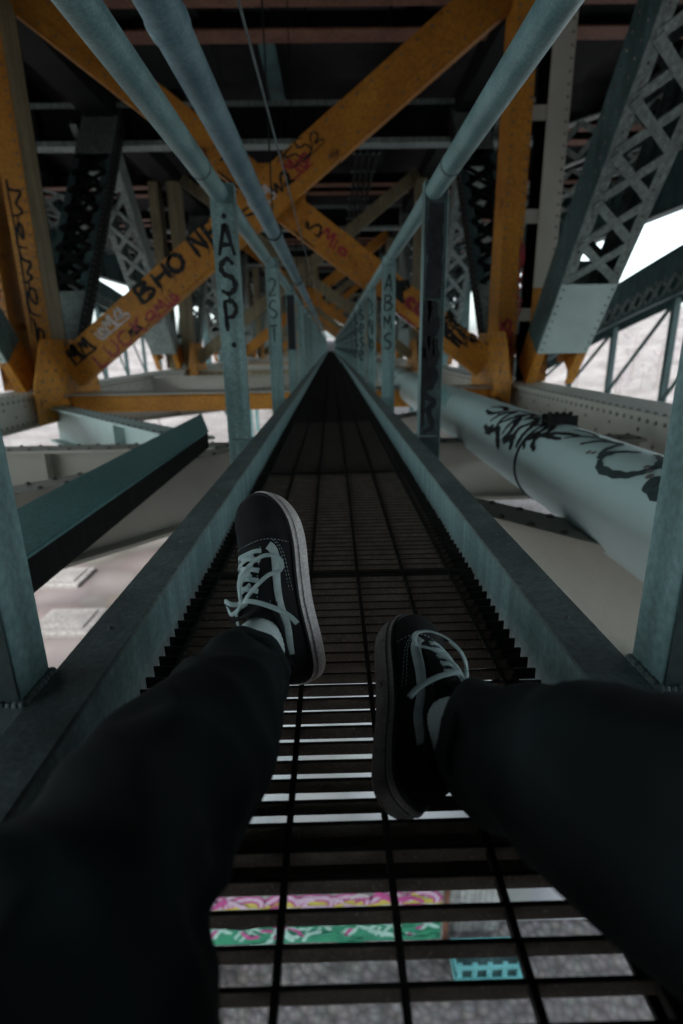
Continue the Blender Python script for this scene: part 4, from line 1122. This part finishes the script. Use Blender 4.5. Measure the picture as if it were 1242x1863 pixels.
person = skinned('person', [tuple(p) for p in bv], be, [.10, .085, .07, .052, .045, .026, .018, .014, .085, .07, .052, .045, .026, .018, .014, .12], 'skin', None, 2)
tag(person, 'person in black jeans and black sneakers sitting on the grating with knees apart', 'person')

def fold(co):
    a = noise.noise(V((co.x * 9, co.y * 9, co.z * 14))) * .014 + (.5 - abs(noise.noise(V((co.x * 16, co.y * 11 + 4, co.z * 20))))) * .013
    # tighter wrinkles near ankles and knees
    for c, rr in ((ankL, .20), (ankR, .20), (kneeL, .18), (kneeR, .18)):
        w = max(0, 1 - (co - c).length / rr)
        if w > 0:
            ph = (co - c).dot(V((.5, .7, .5))) * 95 + 3 * noise.noise(co * 12)
            a += .010 * w * math.sin(ph)
    return a
def jl(ank, knee, fr_, up_=.114):  # start of the trouser leg a little up the shin
    ax = (knee - ank).normalized(); return ank + ax * up_, ax
cL, axL = jl(ankL, kneeL, fl); cR, axR = jl(ankR, kneeR, fr, .086)
jv = [pel, hipL, mid(hipL, kneeL, .5), kneeL, mid(kneeL, cL, .35), mid(kneeL, cL, .70), cL - axL * .020, cL - axL * .050,
      hipR, mid(hipR, kneeR, .5), kneeR, mid(kneeR, cR, .35), mid(kneeR, cR, .70), cR - axR * .020, cR - axR * .050, waist]
je = [(0, 1), (1, 2), (2, 3), (3, 4), (4, 5), (5, 6), (6, 7), (0, 8), (8, 9), (9, 10), (10, 11), (11, 12), (12, 13), (13, 14), (0, 15)]
jeans = skinned('jeans', [tuple(p) for p in jv], je, [.125, .115, .102, .082, .078, .068, .057, .054, .115, .10, .092, .090, .080, .060, .057, .14], 'denim', person, 4, fold)
# hooded sweatshirt behind the camera, hands in its pocket; unseen, added to shade the near grating
hv = [V((.005, -.29, .24)), V((.005, -.36, .42)), V((.005, -.40, .58)), V((.005, -.41, .69)), V((.005, -.39, .80)), V((.005, -.37, .86)),
      V((-.17, -.40, .60)), V((-.23, -.30, .38)), V((-.08, -.20, .34)), V((.18, -.40, .60)), V((.24, -.30, .38)), V((.09, -.20, .34))]
skinned('added_unseen_sweatshirt', [tuple(p) for p in hv], [(0, 1), (1, 2), (2, 3), (3, 4), (4, 5), (2, 6), (6, 7), (7, 8), (2, 9), (9, 10), (10, 11)],
        [.155, .15, .15, .075, .105, .09, .075, .055, .045, .075, .055, .045], 'denim', person, 2)
# hems
for c, ax, r_ in ((cL - axL * .020, axL, .0535), (cR - axR * .020, axR, .0565)):
    b = MB(); pts = []
    e1 = ax.orthogonal().normalized(); e2 = ax.cross(e1); n_ = 40
    for zz, rr in ((-.012, .0), (-.014, .001), (-.010, .003), (.006, .003), (.012, .0)):
        pts.append([c + ax * zz + (e1 * math.cos(2 * math.pi * i / n_) + e2 * math.sin(2 * math.pi * i / n_)) * (r_ + rr + .0015 * math.sin(i * 1.3)) for i in range(n_)])
    for i in range(4): b.add(pts[i] + pts[i + 1], [(j, (j + 1) % n_, n_ + (j + 1) % n_, n_ + j) for j in range(n_)], 0, True)
    o = b.build('hem', 'denim', person); 
# socks
for ank, c, ax, f_, hh in ((ankL, cL, axL, fl, hl), (ankR, cR, axR, fr, hr)):
    b = MB(); n_ = 72; rings = []
    s0_ = hh + f_[1] * .075 + f_[2] * .045; ctrl = smooth([s0_, ank, c + ax * .05], 9)
    for i, p in enumerate(ctrl):
        tg = (ctrl[min(i + 1, len(ctrl) - 1)] - ctrl[max(i - 1, 0)]).normalized(); e1 = (f_[0] - tg * f_[0].dot(tg)).normalized(); e2 = tg.cross(e1)
        u = i / (len(ctrl) - 1)
        rings.append([p + (e1 * math.cos(2 * math.pi * k / n_) * (.020 + .023 * u) + e2 * math.sin(2 * math.pi * k / n_) * (.035 + .010 * u)) * (1 + .022 * (k % 2)) for k in range(n_)])
    for i in range(len(rings) - 1): b.add(rings[i] + rings[i + 1], [(j, (j + 1) % n_, n_ + (j + 1) % n_, n_ + j) for j in range(n_)], 0, True)
    b.build('sock', 'sock', person)
sneaker(hl, dl, cam_loc - hl, ROLL_L, 1, person, axL)
sneaker(hr, dr, cam_loc - hr, ROLL_R, -1, person, axR)

# ------------------------------------------------------------------ camera
cam = bpy.data.cameras.new('camera'); co = bpy.data.objects.new('camera', cam); C.objects.link(co)
cam.sensor_fit = 'VERTICAL'; cam.sensor_height = 36; cam.sensor_width = 24; cam.lens = 36 * 987 / 1863
co.matrix_world = Matrix.Translation(cam_loc) @ Matrix.Rotation(R(-.74), 4, 'Z') @ Matrix.Rotation(R(90 - 17.0), 4, 'X') @ Matrix.Rotation(R(-1.0), 4, 'Z')
cam.clip_start = .02; cam.clip_end = 2000
cam.dof.use_dof = True; cam.dof.focus_distance = .86; cam.dof.aperture_fstop = 3.0; cam.dof.aperture_blades = 7
sc.camera = co

# ------------------------------------------------------------------ light
w = bpy.data.worlds.new('World'); sc.world = w; w.use_nodes = True
N = w.node_tree.nodes; L = w.node_tree.links; bg = N['Background']
sky = N.new('ShaderNodeTexSky'); sky.sky_type = 'NISHITA'; sky.sun_disc = False
SE, SR = 48, 200
sky.sun_elevation = R(SE); sky.sun_rotation = R(SR); sky.dust_density = 4; sky.air_density = 1.0; sky.ozone_density = 1
hs = N.new('ShaderNodeHueSaturation'); hs.inputs['Saturation'].default_value = .25
L.new(sky.outputs['Color'], hs.inputs['Color']); tn = N.new('ShaderNodeMix'); tn.data_type = 'RGBA'; tn.blend_type = 'MULTIPLY'; tn.inputs['Factor'].default_value = 1; tn.inputs['B'].default_value = (.88, 1, 1.0, 1)
L.new(hs.outputs['Color'], tn.inputs['A']); L.new(tn.outputs['Result'], bg.inputs['Color'])
bg.inputs['Strength'].default_value = .15
sl = bpy.data.lights.new('sun', 'SUN'); so = bpy.data.objects.new('sun', sl); C.objects.link(so)
sl.energy = 1.2; sl.angle = R(15); sl.color = (1, .96, .90)
sd = V((math.sin(R(SR)) * math.cos(R(SE)), math.cos(R(SR)) * math.cos(R(SE)), math.sin(R(SE))))
so.rotation_euler = sd.to_track_quat('Z', 'Y').to_euler()
sc.view_settings.view_transform = 'Standard'; sc.view_settings.look = 'None'; sc.view_settings.gamma = 1
sc.view_settings.exposure = 2.2
sc.cycles.max_bounces = 8; sc.cycles.diffuse_bounces = 5
sc.cycles.use_denoising = True
